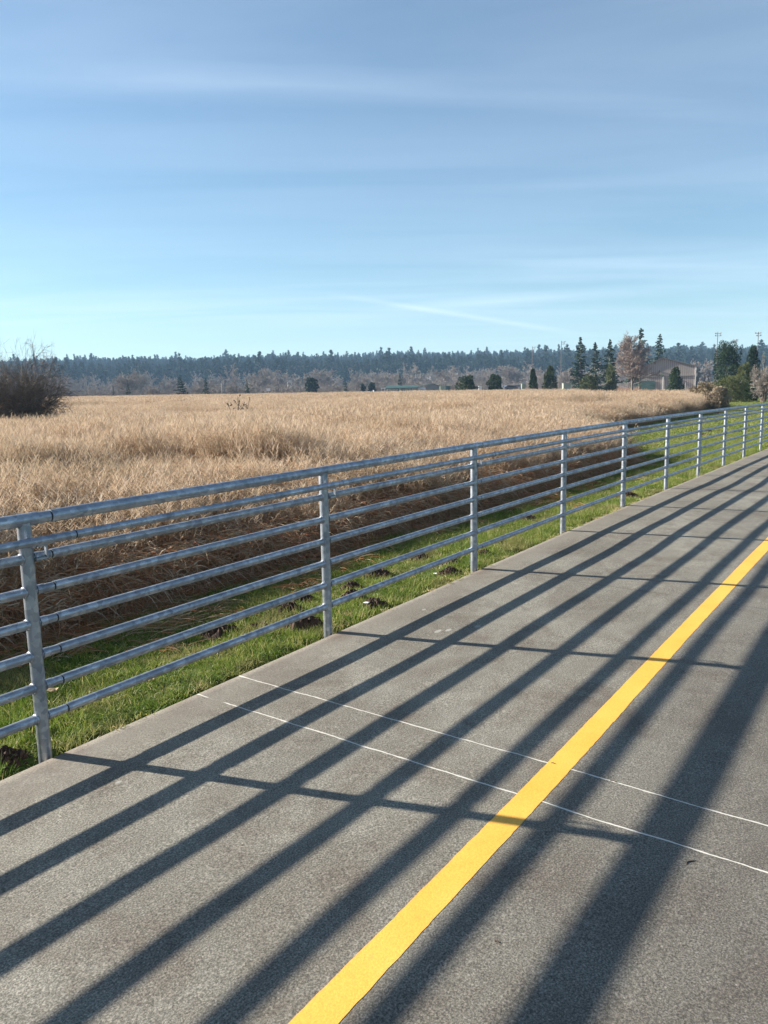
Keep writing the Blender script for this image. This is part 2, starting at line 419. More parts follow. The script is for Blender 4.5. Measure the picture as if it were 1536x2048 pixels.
M_ground, nt, p = new_mat('ground_soil')
pos = node(nt, 'ShaderNodeNewGeometry').outputs['Position']
rd = node(nt, 'ShaderNodeAttribute', attribute_name='tint').outputs['Fac']
g1 = noise(nt, pos, 2.0, 6, .65); g2 = noise(nt, pos, 40, 4, .7); g3 = noise(nt, pos, .02, 4, .6)
green = ramp(nt, g1, [(.35, (.035, .055, .012)), (.65, (.07, .095, .02))])
green = mix(nt, 1.0, green, ramp(nt, g2, [(.3, .5), (.7, 1.4)]), 'MULTIPLY')
brown = ramp(nt, g2, [(.3, (.10, .05, .026)), (.7, (.27, .16, .09))])
k = ramp(nt, math_(nt, 'ADD', rd, math_(nt, 'MULTIPLY', math_(nt, 'SUBTRACT', g1, .5), .5)), [(.35, 0.0), (.65, 1.0)])
nt.links.new(mix(nt, k, green, brown), p.inputs['Base Color']); p.inputs['Roughness'].default_value = .95
p.inputs['Specular IOR Level'].default_value = .1
bump(nt, p, g2, .5, .03)
M_hill = simple('hill_floor', (.05, .055, .03), .95, 0, .4, .02, 0)
M_mole = simple('molehill_soil', (.05, .027, .017), .95, 0, .6, 22, .9)

# ---------------------------------------------------------------- path frame
ANG = R_(55.3); DX, DY = math.cos(ANG), math.sin(ANG)
P0 = (-1.487, 3.169); SP = 1.99; FS = .034; CROSS = .0255
def lw(s, o, z=0.0):
    return (P0[0] + s*DX + o*DY, P0[1] + s*DY - o*DX, z)
def wl(x, y):
    dx, dy = x-P0[0], y-P0[1]
    return dx*DX + dy*DY, dx*DY - dy*DX
def zp(s):
    return np.interp(s, [-8, -2, 0, 2, 4, 6, 8, 10, 12, 14, 16, 18, 24, 40], [-.03, -.012, 0, .012, .023, .029, .028, .019, .007, -.007, -.02, -.034, -.05, -.05])
def zs(s, o):
    """path surface: falls gently towards its far side, with faint waves"""
    return zp(s) - CROSS*o + .009*wav(s*.95, o*1.1, 3)*np.clip(np.asarray(o)*1.6, .25, 1)
def zg(x, y):
    """ground height away from the path"""
    s, o = wl(x, y)
    a = np.interp(o, [-60, -12, -6, -3.8, -2.2, -1.2, -.1, 0, 4, 5, 30], [-.6, -.6, -.48, -.32, -.17, -.1, -.035, -.2, -.25, -.17, -.4])
    return a + zp(s)*np.clip(1+o/8, 0, 1)*(o < .5) + .02*wav(x*1.5, y*1.5, 5)*np.clip((-o-.2), 0, 1)

def far_edge(x, y):
    u = x/np.maximum(y, 1)
    return np.interp(u, [-.6, -.4, -.1, .2, .45, .8], [215, 205, 160, 130, 105, 95])
def reed_mask(x, y):
    s, o = wl(x, y)
    n = .14*wav(x*2.2, y*2.2, 11)
    lim = np.interp(s, [-50, 14.6, 16.2, 20, 24, 28, 32, 40, 70, 90], [-2.25, -2.25, -3.0, -4.8, -6.3, -7.6, -8.5, -8.6, -9.6, -40])
    lim = lim + n*np.where(s > 15.5, 2.5, 1)
    return (o < lim) & (y < far_edge(x, y)) & ~((768 + x/np.maximum(y, 1)*FPX > 1392 + 12*n*5) & (y > 42))
def reed_depth(x, y):
    s, o = wl(x, y)
    lim = np.interp(s, [-50, 14.6, 16.2, 20, 24, 28, 32, 40, 70, 90], [-2.25, -2.25, -3.0, -4.8, -6.3, -7.6, -8.5, -8.6, -9.6, -40])
    return lim - o

# ---- ground: one sheet to the horizon
nA, nR = 400, 190
rad = np.concatenate([[0.0], np.geomspace(.6, 6000, nR)])
ang = np.linspace(0, 2*math.pi, nA, endpoint=False)
X = (rad[:, None]*np.cos(ang)).ravel(); Y = (rad[:, None]*np.sin(ang)).ravel() + 2
Z = zg(X, Y)
md_ = np.clip(reed_depth(X, Y)/.5+.5, 0, 1)
i, j = np.meshgrid(np.arange(nR), np.arange(nA), indexing='ij'); j2 = (j+1) % nA
F = np.stack([i*nA+j, (i+1)*nA+j, (i+1)*nA+j2, i*nA+j2], 2).reshape(-1, 4)
g = link('ground', np_mesh('ground', np.stack([X, Y, Z], 1), F, md_, True), M_ground)
tag(g, kind='structure')

# ---- hills
def hill_z(x, y):
    return np.interp(y, [620, 760, 1250, 1500, 1900], [-3, 2, 1, 1, 1])*0 + np.interp(y, [600, 760, 1000, 1300, 1600, 2000], [-4, 4, 17, 30, 26, 10]) + 1.0 + 3.5*wav(x/110, y/160, 21)
xs = np.linspace(-1600, 1700, 120); ys = np.linspace(590, 2000, 60)
gx, gy = np.meshgrid(xs, ys)
V = np.stack([gx.ravel(), gy.ravel(), hill_z(gx, gy).ravel()], 1)
i, j = np.meshgrid(np.arange(59), np.arange(119), indexing='ij')
F = np.stack([i*120+j, i*120+j+1, (i+1)*120+j+1, (i+1)*120+j], 2).reshape(-1, 4)
tag(link('hills', np_mesh('hills', V, F, None, True), M_hill), kind='structure')

# ---- concrete path (local frame: x along, y = -off)
ss = np.concatenate([np.arange(-7, 26, .06), np.arange(26, 70, 1.0)]); oo = np.concatenate([[0.0, .012], np.arange(.06, 3.7, .06), [3.738, 3.75]])
gs, go_ = np.meshgrid(ss, oo, indexing='ij')
gz = zs(gs, go_) - np.where((go_ < .005) | (go_ > 3.745), .01, 0)
n_s, n_o = gs.shape
V = np.stack([gs.ravel(), -go_.ravel(), gz.ravel()], 1)
i, j = np.meshgrid(np.arange(n_s-1), np.arange(n_o-1), indexing='ij')
F = [np.stack([i*n_o+j, i*n_o+j+1, (i+1)*n_o+j+1, (i+1)*n_o+j], 2).reshape(-1, 4)]
b = len(V)
sideV = []
for col_ in (0, n_o-1):
    sideV.append(np.stack([gs[:, col_], -go_[:, col_], gz[:, col_]-.15], 1))
V = np.concatenate([V]+sideV)
k_ = np.arange(n_s-1)
F.append(np.stack([k_*n_o, (k_+1)*n_o, b+k_+1, b+k_], 1))
F.append(np.stack([k_*n_o+n_o-1, b+n_s+k_, b+n_s+k_+1, (k_+1)*n_o+n_o-1], 1))
path = link('path', np_mesh('path', V, np.concatenate(F)), M_conc)
for pl in path.data.polygons: pl.use_smooth = False
path.data.polygons.foreach_set('use_smooth', np.ones(len(path.data.polygons), bool))
path.location = (P0[0], P0[1], 0); path.rotation_euler = (0, 0, ANG)
tag(path, kind='structure')
# ---- yellow line
ls = np.arange(-7, 26, .03)
e1 = 1.800 + .0012*wav(ls*5, ls*0, 31) + .0008*rng.normal(size=len(ls)) + .004*np.sin(ls*.9); e2 = 1.903 + .0012*wav(ls*5, ls*0, 32) + .0008*rng.normal(size=len(ls)) + .004*np.sin(ls*.9+.2)
rows = []
for t in (0, .02, .5, .98, 1):
    o_ = e1*(1-t)+e2*t
    rows.append(np.stack([ls, -o_, zs(ls, o_) + .001], 1))
V = np.stack(rows, 1).reshape(-1, 3); n_o = 5
i, j = np.meshgrid(np.arange(len(ls)-1), np.arange(4), indexing='ij')
F = np.stack([i*n_o+j, i*n_o+j+1, (i+1)*n_o+j+1, (i+1)*n_o+j], 2).reshape(-1, 4)
yl = link('road_marking', np_mesh('road_marking', V, F, None, False), M_yel)
yl.location = path.location; yl.rotation_euler = path.rotation_euler
tag(yl, kind='structure')

# ---------------------------------------------------------------- steel railing
fence = empty('pipe_railing', lw(0, -.05, 0), 0, 'long galvanised steel pipe railing with eight horizontal tubes along the path edge', 'railing')
fo = Vector(fence.location)
OFF = -.05
RAILS = [('top_rail', 1.042, .028, 0.0), ('handrail', .962, .0185, .10), ('rail', .878, .021, 0.0), ('rail', .735, .021, 0.0),
         ('rail', .594, .021, 0.0), ('rail', .452, .021, 0.0), ('rail', .310, .021, 0.0), ('rail', .170, .021, 0.0)]
def lf(s, o, z): return Vector(lw(s+FS, o, z)) - fo
IDX = list(range(-3, 15))
for i in IDX:
    s = i*SP; z0 = float(zp(s))
    q = MB(); q.tube([lf(s, OFF, z0-.35), lf(s, OFF, z0+1.03)], .0285, 20)
    for (nm_, h_, r_, do_) in RAILS:          # weld beads where the tubes meet the post
        if nm_ != 'rail': continue
        for sg in (-1, 1):
            q.tube([lf(s+sg*.0255, OFF, z0+h_), lf(s+sg*.030, OFF, z0+h_), lf(s+sg*.033, OFF, z0+h_)], [r_+.0045, r_+.0035, r_+.0006], 16, False)
    post = q.build('post', M_steel, fence)
    b_ = MB()
    th = .004
    sA, sB, zA, zB, oA, oB = s+.02, s+.074, z0+.872, z0+.925, OFF+.026, OFF+.042
    def slab(s0, s1, o0, o1, za, zb):
        V = [lf(a, o, z) for z in (za, zb) for (a, o) in ((s0, o0), (s1, o0), (s1, o1), (s0, o1))]
        b_.add(V, [(3, 2, 1, 0), (4, 5, 6, 7), (0, 1, 5, 4), (1, 2, 6, 5), (2, 3, 7, 6), (3, 0, 4, 7)])
    slab(sA, sB, oA, oB, zB, zB+.008); slab(sB-.008, sB-.0002, oA+.001, oB-.001, zA+.006, zB); slab(sA, sB, oA, oB, zA-.002, zA+.006)
    b_.tube([lf(s, OFF+.02, z0+.935), lf(s, OFF+.075, z0+.938), lf(s, OFF+.098, z0+.956)], .009, 10)
    b_.build('bracket', M_steel, post)
def railz(s, h): return float(zp(round(s/SP)*SP) if abs(s/SP-round(s/SP)) < 1e-6 else np.interp(s, [i*SP for i in IDX], [float(zp(i*SP)) for i in IDX])) + h
JO = {'top_rail': .115, 'handrail': .165, 'rail': .105}
secs = [(-3, -2)] + [(a, a+2) for a in range(-2, 14, 2)]       # tube lengths run over two bays, joined just past every other post
for (name, h, r, do) in RAILS:
    j0 = JO[name] + (.012 if h < .3 else 0)
    for (a, b2) in secs:
        s0 = a*SP + (j0 if a > -3 else 0); s1 = b2*SP + j0
        pts = [s0+.006] + [k*SP for k in range(a+1, b2+1)]
        q = MB()
        P = [lf(s_, OFF+do, railz(s_, h)) for s_ in pts]
        if name == 'rail' or name == 'top_rail':
            P.append(lf(b2*SP+.06, OFF+do, railz(b2*SP+.06, h)))
            q.tube(P, r, 20)
            q.tube([lf(b2*SP+.0595, OFF+do, railz(b2*SP+.06, h)), lf(s1, OFF+do, railz(s1, h))], r*.90, 20)
        else:
            P.append(lf(s1, OFF+do, railz(s1, h))); q.tube(P, r, 20)
        o = q.build(name, M_steel, fence)
        q = MB(); q.tube([lf(s1-.004, OFF+do, railz(s1, h)), lf(s1+.008, OFF+do, railz(s1, h))], r*.86, 16)
        q.build('joint_gap', M_dark, o)

# ---------------------------------------------------------------- reeds
def unit(v): return v/np.linalg.norm(v, axis=1)[:, None]
def reed_proto(n, R, H, lw_, nleaf, segs, plume=4, front=False):
    r = R*np.sqrt(rng.uniform(0, 1, n)); a = rng.uniform(0, 6.283, n)
    base = np.stack([r*np.cos(a), r*np.sin(a), np.zeros(n)], 1)
    h = H*rng.uniform(.72, 1.08, n)
    la = rng.uniform(0, 6.283, n); ln = rng.uniform(.03, .28 if not front else .5, n)
    d = unit(np.stack([ln*np.cos(la), ln*np.sin(la), np.ones(n)], 1))
    dr = rng.uniform(.0, .12, n)
    parts = [ribbons(base, d, h, lw_*.6, dr, segs, .5, rng.uniform(.35, .85, n))]
    # leaves
    m_ = n*nleaf; k = np.repeat(np.arange(n), nleaf); t = rng.uniform(.12, .97, m_)
    b = base[k] + d[k]*(h[k]*t)[:, None]; b[:, 2] -= dr[k]*h[k]*t**2
    la = rng.uniform(0, 6.283, m_); up = rng.uniform(.5, 2.2, m_)
    dd = unit(np.stack([np.cos(la), np.sin(la), up], 1))
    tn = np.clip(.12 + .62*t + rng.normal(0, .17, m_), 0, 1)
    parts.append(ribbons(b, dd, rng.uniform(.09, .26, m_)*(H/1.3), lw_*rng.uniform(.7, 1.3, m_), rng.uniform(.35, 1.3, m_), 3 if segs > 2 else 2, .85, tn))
    # seed heads
    if plume:
        m_ = n*plume; k = np.repeat(np.arange(n), plume)
        top = base + d*h[:, None]; top[:, 2] -= dr*h
        b = top[k] - d[k]*rng.uniform(0, .12, m_)[:, None]*H
        la = rng.uniform(0, 6.283, m_); dd = unit(np.stack([np.cos(la)*.5, np.sin(la)*.5, np.ones(m_)], 1))
        parts.append(ribbons(b, dd, .10*H, lw_*1.3, .3, 2, .7, np.clip(rng.normal(.85, .12, m_), 0, 1)))
    v, f, t = join(parts)
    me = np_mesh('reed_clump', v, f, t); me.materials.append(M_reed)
    return me
near_p = [reed_proto(50, .24, 1.3, .005, 10, 3, 7) for _ in range(6)]
mid_p = [reed_proto(120, .5, 1.3, .0095, 5, 2, 4) for _ in range(5)]
far_p = [reed_proto(230, 1.5, 1.3, .026, 4, 2, 2) for _ in range(4)]

STEPS = ((150, 660, 10.9, .20, .16), (-200, 260, 9.4, .10, .10), (540, 760, 19.0, .14, .10), (40, 330, 17.5, .12, .10), (700, 1010, 15.0, .10, .06), (640, 980, 30, .12, .08), (250, 560, 38, .12, .08), (800, 1250, 42, .1, .08), (-100, 500, 60, .12, .1))
def steps(x, y):
    """uneven stand: in places the reeds behind stand a head taller than those before them"""
    t = np.zeros_like(x)
    for (a, b, D, up, dn) in STEPS:
        px = 768 + x/np.maximum(y, .5)*FPX
        amp = np.clip((px-a)/90, 0, 1)*np.clip((b-px)/90, 0, 1)
        d = y - D*(1+.05*wav(x*16/D, y*0, int(D*7))+.02*wav(x*60/D, y*0, int(D*9)))
        t = t + amp*np.where(d > 0, up*np.exp(-d/(.45*D)), -dn*np.exp(d/(.22*D)))
    return t
def reed_pts(dmin, dmax, dens, jit=.0, umin=-.72, umax=.80):
    if dmax > 70:                                   # sample evenly over the wedge
        n = int(dens*(dmax**2-dmin**2)*.5*(umax-umin))
        y = np.sqrt(rng.uniform(dmin**2, dmax**2, n)); x = y*rng.uniform(umin, umax, n)
    else:
        n = int(dens*(dmax**2-dmin**2)*.5*(umax-umin)*1.0)
        y = np.sqrt(rng.uniform(max(dmin, .5)**2, dmax**2, n)); x = y*rng.uniform(umin, umax, n)
    k = reed_mask(x, y); x, y = x[k], y[k]
    dpt = reed_depth(x, y)
    h = np.interp(dpt, [-.2, .15, 1.2, 4.0], [.41, .60, .82, .95])
    h = h*(1 + .085*wav(x*.7, y*.7, 41) + .05*wav(x*2.3, y*2.3, 42) + .05*wav(x*.12, y*.12, 43)) + steps(x, y)
    z = zg(x, y)
    rot = np.stack([rng.normal(0, .05, len(x)), rng.normal(0, .05, len(x)), rng.uniform(0, 6.283, len(x))], 1)
    hs = h*1.06*rng.uniform(.88, 1.1, len(x))
    sc_ = np.stack([np.ones(len(x))*1.0, np.ones(len(x)), hs], 1)
    return np.stack([x, y, z], 1), rot, sc_
GRP = 'dry golden reeds'
pt, rt, sl = reed_pts(1.5, 17.5, 17, umin=-1.3, umax=.8)
tag(scatter('tall_dry_grass', near_p, pt, rt, sl, rng.integers(0, 6, len(pt))), 'nearest tall dry tan reed grass standing behind the railing and lawn strip', 'dry grass', kind='stuff')
pt, rt, sl = reed_pts(17, 62, 5.0)
tag(scatter('tall_dry_grass', mid_p, pt, rt, sl, rng.integers(0, 5, len(pt))), 'tan reed grass in the middle of the field, past the nearest stand', 'dry grass', kind='stuff')
pt, rt, sl = reed_pts(60, 215, .95)
tag(scatter('tall_dry_grass', far_p, pt, rt, sl, rng.integers(0, 4, len(pt))), 'pale tan reed grass at the far side of the field before the trees', 'dry grass', kind='stuff')
# lodged rusty leaves drooping over the lawn along the front of the stand
def droop_proto(n):
    b = np.stack([rng.uniform(-.3, .3, n), rng.uniform(-.12, .12, n), rng.uniform(0, .42, n)], 1)
    la = rng.uniform(0, 6.283, n)
    dd = unit(np.stack([np.cos(la), np.sin(la), rng.uniform(-.1, .9, n)], 1))
    v, f, t = ribbons(b, dd, rng.uniform(.15, .4, n), .009, rng.uniform(.5, 1.3, n), 4, .85, np.clip(rng.normal(.5, .22, n), 0, 1))
    me = np_mesh('drooping_leaves', v, f, t); me.materials.append(M_reed); return me
dp = [droop_proto(130) for _ in range(4)]
s_ = rng.uniform(-6, 18.5, 1100); o_ = np.interp(s_, [14.6, 16.2, 20], [-2.25, -3.0, -4.8]) - rng.uniform(-.30, .55, 1100)
x = P0[0]+s_*DX+o_*DY; y = P0[1]+s_*DY-o_*DX
rt = np.stack([np.zeros(1100), np.zeros(1100), ANG+rng.normal(0, .3, 1100)], 1)
tag(scatter('drooping_leaves', dp, np.stack([x, y, zg(x, y)-.02], 1), rt, np.repeat(rng.uniform(.7, 1.15, 1100)[:, None], 3, 1), rng.integers(0, 4, 1100)),
    'rusty brown dead reed leaves drooping over the shaded edge of the lawn', 'dead leaves', kind='stuff')

def flat_proto(n):
    b = np.stack([rng.uniform(-.25, .25, n), rng.uniform(-.15, .15, n), rng.uniform(.0, .05, n)], 1)
    la = rng.uniform(0, 6.283, n)
    dd = unit(np.stack([np.cos(la), np.sin(la), rng.uniform(-.05, .35, n)], 1))
    v, f, t = ribbons(b, dd, rng.uniform(.1, .3, n), .007, rng.uniform(.1, .4, n), 3, .85, np.clip(rng.normal(.35, .22, n), 0, 1))
    me = np_mesh('fallen_stems', v, f, t); me.materials.append(M_reed); return me
fp = [flat_proto(60) for _ in range(3)]
n = 420; s_ = rng.uniform(-6, 15.5, n); o_ = -2.25 + np.abs(rng.normal(0, .42, n))*(1+.5*wav(s_*1.7, s_*0, 97)); o_ = np.minimum(o_, -.5)
x = P0[0]+s_*DX+o_*DY; y = P0[1]+s_*DY-o_*DX
tag(scatter('fallen_stems', fp, np.stack([x, y, zg(x, y)+.015], 1), np.stack([np.zeros(n), np.zeros(n), rng.uniform(0, 6.28, n)], 1), np.repeat(rng.uniform(.6, 1.1, n)[:, None], 3, 1), rng.integers(0, 3, n)),
    'broken brown stems spilled from the reeds onto the shaded grass', 'dead stems', kind='stuff')

# molehills
def molehill(seed, R, H):
    r = np.random.default_rng(seed); n = 30; m_ = 10
    V = []; 
    for i in range(m_+1):
        t = i/m_
        for k in range(n):
            a = 2*math.pi*k/n
            rr = R*t*(1+.16*math.sin(3*a+seed)+.1*math.sin(7*a+seed*2))
            z = H*(1-t**1.7)**1.0 + r.normal(0, .011)*(t < .98) + .012*math.sin(9*a+8*t+seed)
            V.append((rr*math.cos(a), rr*math.sin(a)*.85, z-.012))
    F = []
    for i in range(m_):
        for k in range(n):
            j = (k+1) % n
            F.append((i*n+k, (i+1)*n+k, (i+1)*n+j, i*n+j))
    q = MB(); q.add(V, F, False)
    for _ in range(30):      # clods
        a = r.uniform(0, 6.283); t = r.uniform(0, 1.15)**.6; c = Vector((R*t*math.cos(a), R*t*math.sin(a)*.85, H*max(0, 1-t**1.7)))
        e = r.uniform(.006, .017)
        vs = [c+Vector(d)*e*r.uniform(.6, 1.2) for d in ((1, 0, 0), (-1, 0, 0), (0, 1, 0), (0, -1, 0), (0, 0, 1), (0, 0, -1))]
        q.add(vs, [(0, 2, 4), (2, 1, 4), (1, 3, 4), (3, 0, 4), (2, 0, 5), (1, 2, 5), (3, 1, 5), (0, 3, 5)])
    return q
def on_ground(px, py):
    # first hit of the pixel's ray with the sloping lawn
    z = -.1
    for _ in range(12):
        d = (px-768)/FPX*AX[0] - (py-1024)/FPX*AX[1] + AX[2]
        t = (z-CAMH)/d[2]; x, y = t*d[0], t*d[1]; z = float(zg(np.array(x), np.array(y)))
    return x, y, z
MOLES = (
    (604, 1254, .125, .085, 'largest dark brown molehill on the sunlit grass just left of the second post in view'),
    (582, 1224, .10, .06, 'reddish brown molehill directly behind the largest one'),
    (607, 1203, .085, .065, 'dark molehill under the second lowest rail, third back from the largest one'),
    (560, 1212, .06, .035, 'small dark molehill left of the reddish one'),
    (518, 1256, .06, .03, 'small flat molehill showing just below the lowest rail left of the largest one'),
    (440, 1270, .13, .05, 'broad low dark molehill in shaded grass midway between the first two posts'),
    (749, 1212, .085, .05, 'brown molehill beside a white scrap right of the second post'),
    (706, 1198, .09, .06, 'molehill under the lowest rail a little right of the second post'),
    (705, 1177, .09, .045, 'crumbly low molehill in grass behind the lowest rail, right of the second post'),
    (757, 1152, .10, .06, 'dark molehill in shadow between the lowest rails, midway to the third post'),
    (901, 1127, .09, .05, 'dark molehill nearest the left side of the third post'),
    (901, 1148, .085, .05, 'dark molehill closest to the path left of the third post foot'),
    (838, 1118, .10, .04, 'low shaded molehill left of the third post, farther back in the grass'),
    (1060, 1040, .10, .05, 'molehill under the second lowest rail between third and fourth posts'),
    (1000, 1085, .07, .035, 'tiny molehill under the lowest rail just past the third post'),
    (968, 1110, .07, .04, 'small molehill right of the third post, beside the path'),
    (1256, 995, .16, .07, 'dark molehill at the foot of the fifth post'),
    (8, 1523, .09, .05, 'dark molehill in the grass at the left edge of the view'),
    (1412, 864, .30, .1, 'far flat molehill on the open lawn behind the seventh post'),
    (1408, 872, .26, .08, 'farther of the low dirt mounds near the seventh post, nearer the path'),
    (1470, 866, .28, .09, 'distant dirt mound on the open lawn between eighth and ninth posts'),
    (1360, 834, .6, .14, 'long dirt patch on the far lawn near the reed edge'),
    (1428, 828, .6, .14, 'farthest dark dirt mound on the lawn beside the brushy end of the reeds'))
MP = []
for i, (px, py, R, H, lb) in enumerate(MOLES):
    x, y, z = on_ground(px, py); R *= 1.2; H *= 1.15; MP.append((x, y, R))
    o = molehill(i+1, R, H).build('molehill', M_mole); o.location = (x, y, z)
    tag(o, lb, 'molehill', 'molehills in the lawn')

# ---------------------------------------------------------------- lawn
def tuft(n, R, H, wd, segs=3, dry=.04):
    r = R*np.sqrt(rng.uniform(0, 1, n)); a = rng.uniform(0, 6.283, n)
    b = np.stack([r*np.cos(a), r*np.sin(a), np.full(n, -.01)], 1)
    la = rng.uniform(0, 6.283, n); ln = rng.uniform(.1, 1.1, n)
    d = unit(np.stack([ln*np.cos(la), ln*np.sin(la), np.ones(n)], 1))
    t = np.clip(rng.normal(.5, .2, n), 0, .85); t[rng.uniform(0, 1, n) < dry] = 1.0
    v, f, t = ribbons(b, d, H*rng.uniform(.5, 1.2, n), wd, rng.uniform(.1, .7, n), segs, .85, t)
    me = np_mesh('grass_tuft', v, f, t); me.materials.append(M_grass); return me
tf = [tuft(90, .10, .062, .0036) for _ in range(4)] + [tuft(60, .06, .10, .004), tuft(70, .10, .04, .0036, 3, .3)]
def bare(x, y):
    return wav(x*2.1, y*2.1, 61) + .4*wav(x*6, y*6, 62)
def place_lawn(n, s0, s1, o0, o1, scl, rows_edge=None):
    s = rng.uniform(s0, s1, n); o = rng.uniform(o0, o1, n)
    x = P0[0]+s*DX+o*DY; y = P0[1]+s*DY-o*DX
    k = (~reed_mask(x, y) | (rng.uniform(0, 1, n) < .1)) & (bare(x, y) < .8+.5*rng.uniform(-1, 1, n)) & (y > .3)
    for (mx, my, mr) in MP: k &= ((x-mx)**2+(y-my)**2 > (mr*.82)**2)
    x, y = x[k], y[k]; m_ = len(x)
    hgt = np.clip(1 + .45*wav(x*3, y*3, 63), .45, 1.8)
    rot = np.stack([rng.normal(0, .12, m_), rng.normal(0, .12, m_), rng.uniform(0, 6.283, m_)], 1)
    u = scl*rng.uniform(.8, 1.2, m_)
    return np.stack([x, y, zg(x, y)], 1), rot, np.stack([u, u, u*hgt], 1)
A = place_lawn(11500, -5, 9, -2.7, -.02, 1.0); B = place_lawn(8000, 9, 26, -3.2, -.03, 1.3)
pt, rt, sl = (np.concatenate([A[i], B[i]]) for i in range(3))
tag(scatter('lawn_grass', tf, pt, rt, sl, rng.integers(0, 6, len(pt))), 'short green lawn grass between the railing and the dry reeds', 'grass', kind='stuff')
tf2 = [tuft(120, .45, .08, .016, 2, .12) for _ in range(4)]
A = place_lawn(9000, 14, 95, -14, -2.9, 1.0)
B = place_lawn(2500, 26, 100, -3.2, 0, 1.0)
pt, rt, sl = (np.concatenate([A[i], B[i]]) for i in range(3))
tag(scatter('lawn_grass', tf2, pt, rt, sl, rng.integers(0, 4, len(pt))), 'open green lawn widening beyond the end of the near reeds', 'grass', kind='stuff')

# dead litter and grass creeping over the edge of the path
lt_p = [tuft(50, .07, .035, .007, 2, 1.0), tuft(40, .05, .05, .005, 3, .5), tuft(60, .09, .02, .009, 2, 1.0)]
n = 420; s_ = rng.uniform(-2, 16, n); o_ = -.015 + .03*wav(s_*3, s_*0, 91) + rng.normal(0, .012, n)
x = P0[0]+s_*DX+o_*DY; y = P0[1]+s_*DY-o_*DX
n2 = 520; s2 = rng.uniform(-4, 18, n2); o2 = rng.uniform(-2.4, -.1, n2); k2 = wav(s2*2.5, o2*2.5, 95) > .1; s2, o2 = s2[k2], o2[k2]; n2 = len(s2)
x2 = P0[0]+s2*DX+o2*DY; y2 = P0[1]+s2*DY-o2*DX
tag(scatter('dead_thatch', lt_p, np.stack([x2, y2, zg(x2, y2)+.012], 1), np.stack([np.zeros(n2), np.zeros(n2), rng.uniform(0, 6.28, n2)], 1), np.repeat(rng.uniform(.7, 1.6, n2)[:, None], 3, 1), rng.integers(0, 3, n2)),
    'patches of dead straw coloured thatch lying in the green lawn strip', 'thatch', kind='stuff')
tag(scatter('edge_litter', lt_p, np.stack([x, y, np.where(o_ > 0, zs(s_, o_), zg(x, y)+.02)], 1), np.stack([np.zeros(n), np.zeros(n), rng.uniform(0, 6.28, n)], 1), np.repeat(rng.uniform(.4, 1.0, n)[:, None], 3, 1), rng.integers(0, 3, n)),
    'dead grass bits and soil gathered along the edge of the path', 'litter', kind='stuff')

# scraps and leaves
M_paper = simple('white_scrap', (.75, .76, .74), .8, 0, .1)
M_leafd = simple('dead_leaf', (.38, .27, .15), .8, 0, .3, 30)
def scrap(px, py, R, mat, nm, lb, cat, onpath=False):
    if onpath:
        d = (px-768)/FPX*AX[0] - (py-1024)/FPX*AX[1] + AX[2]; t = (0-CAMH)/d[2]; x, y = t*d[0], t*d[1]; s, o = wl(x, y); z = float(zs(s, o))+.003
    else:
        x, y, z = on_ground(px, py); z += .035
    n = 9; V = []
    for lay in (0, 1):
        for k in range(n):
            a = 2*math.pi*k/n; rr = R*(1+.35*math.sin(2.3*k+px))
            V.append((rr*math.cos(a), rr*.7*math.sin(a), lay*.003+.3*R*abs(math.sin(k*1.7))))
    F = [tuple(range(n))[::-1], tuple(range(n, 2*n))] + [(k, (k+1) % n, n+(k+1) % n, n+k) for k in range(n)]
    q = MB(); q.add(V, F); o = q.build(nm, mat); o.location = (x, y, z)
    tag(o, lb, cat)
scrap(734, 1216, .022, M_paper, 'paper_scrap', 'crumpled white scrap lying in the grass beside a molehill', 'litter')
scrap(871, 1156, .016, M_paper, 'paper_scrap', 'small pale scrap in the grass left of the third post', 'litter')
scrap(105, 1394, .035, M_leafd, 'dead_leaf', 'tan curled leaf in the grass behind the nearest post', 'leaf')
scrap(46, 1466, .045, M_leafd, 'dead_leaf', 'brown curled leaf in the grass left of the nearest post', 'leaf')
scrap(300, 1372, .03, M_leafd, 'dead_leaf', 'pale dead leaf in the grass between the first two posts', 'leaf')

M_twigm = simple('dark_twig', (.06, .04, .03), .9, 0, .2)
def twig(px, py, L_, a, lb):
    d = (px-768)/FPX*AX[0] - (py-1024)/FPX*AX[1] + AX[2]; t = (-.05-CAMH)/d[2]; x, y = t*d[0], t*d[1]; s, o = wl(x, y); z = float(zs(s, o))
    t = (z-CAMH)/d[2]; x, y = t*d[0], t*d[1]
    q = MB(); P = [(L_*(k/5-.5), .12*L_*math.sin(k*1.1), .0012+.001*math.sin(k*.6)) for k in range(6)]
    q.tube(P, [.0012, .0018, .002, .0018, .0014, .0008], 6); o = q.build('twig', M_twigm); o.location = (x, y, z); o.rotation_euler = (0, 0, a); tag(o, lb, 'twig')
twig(1380, 1724, .045, .7, 'small curved dark twig on the path to the right of the widest rail shadow')
twig(995, 1884, .018, -.4, 'tiny dark twig on the path between the yellow line and the wide shadow')
twig(1107, 1527, .02, -.3, 'tiny dark chip lying on the yellow line beside the farther pale joint')
twig(1228, 1563, .03, -.5, 'dark flake lying on the farther pale joint right of the yellow line')
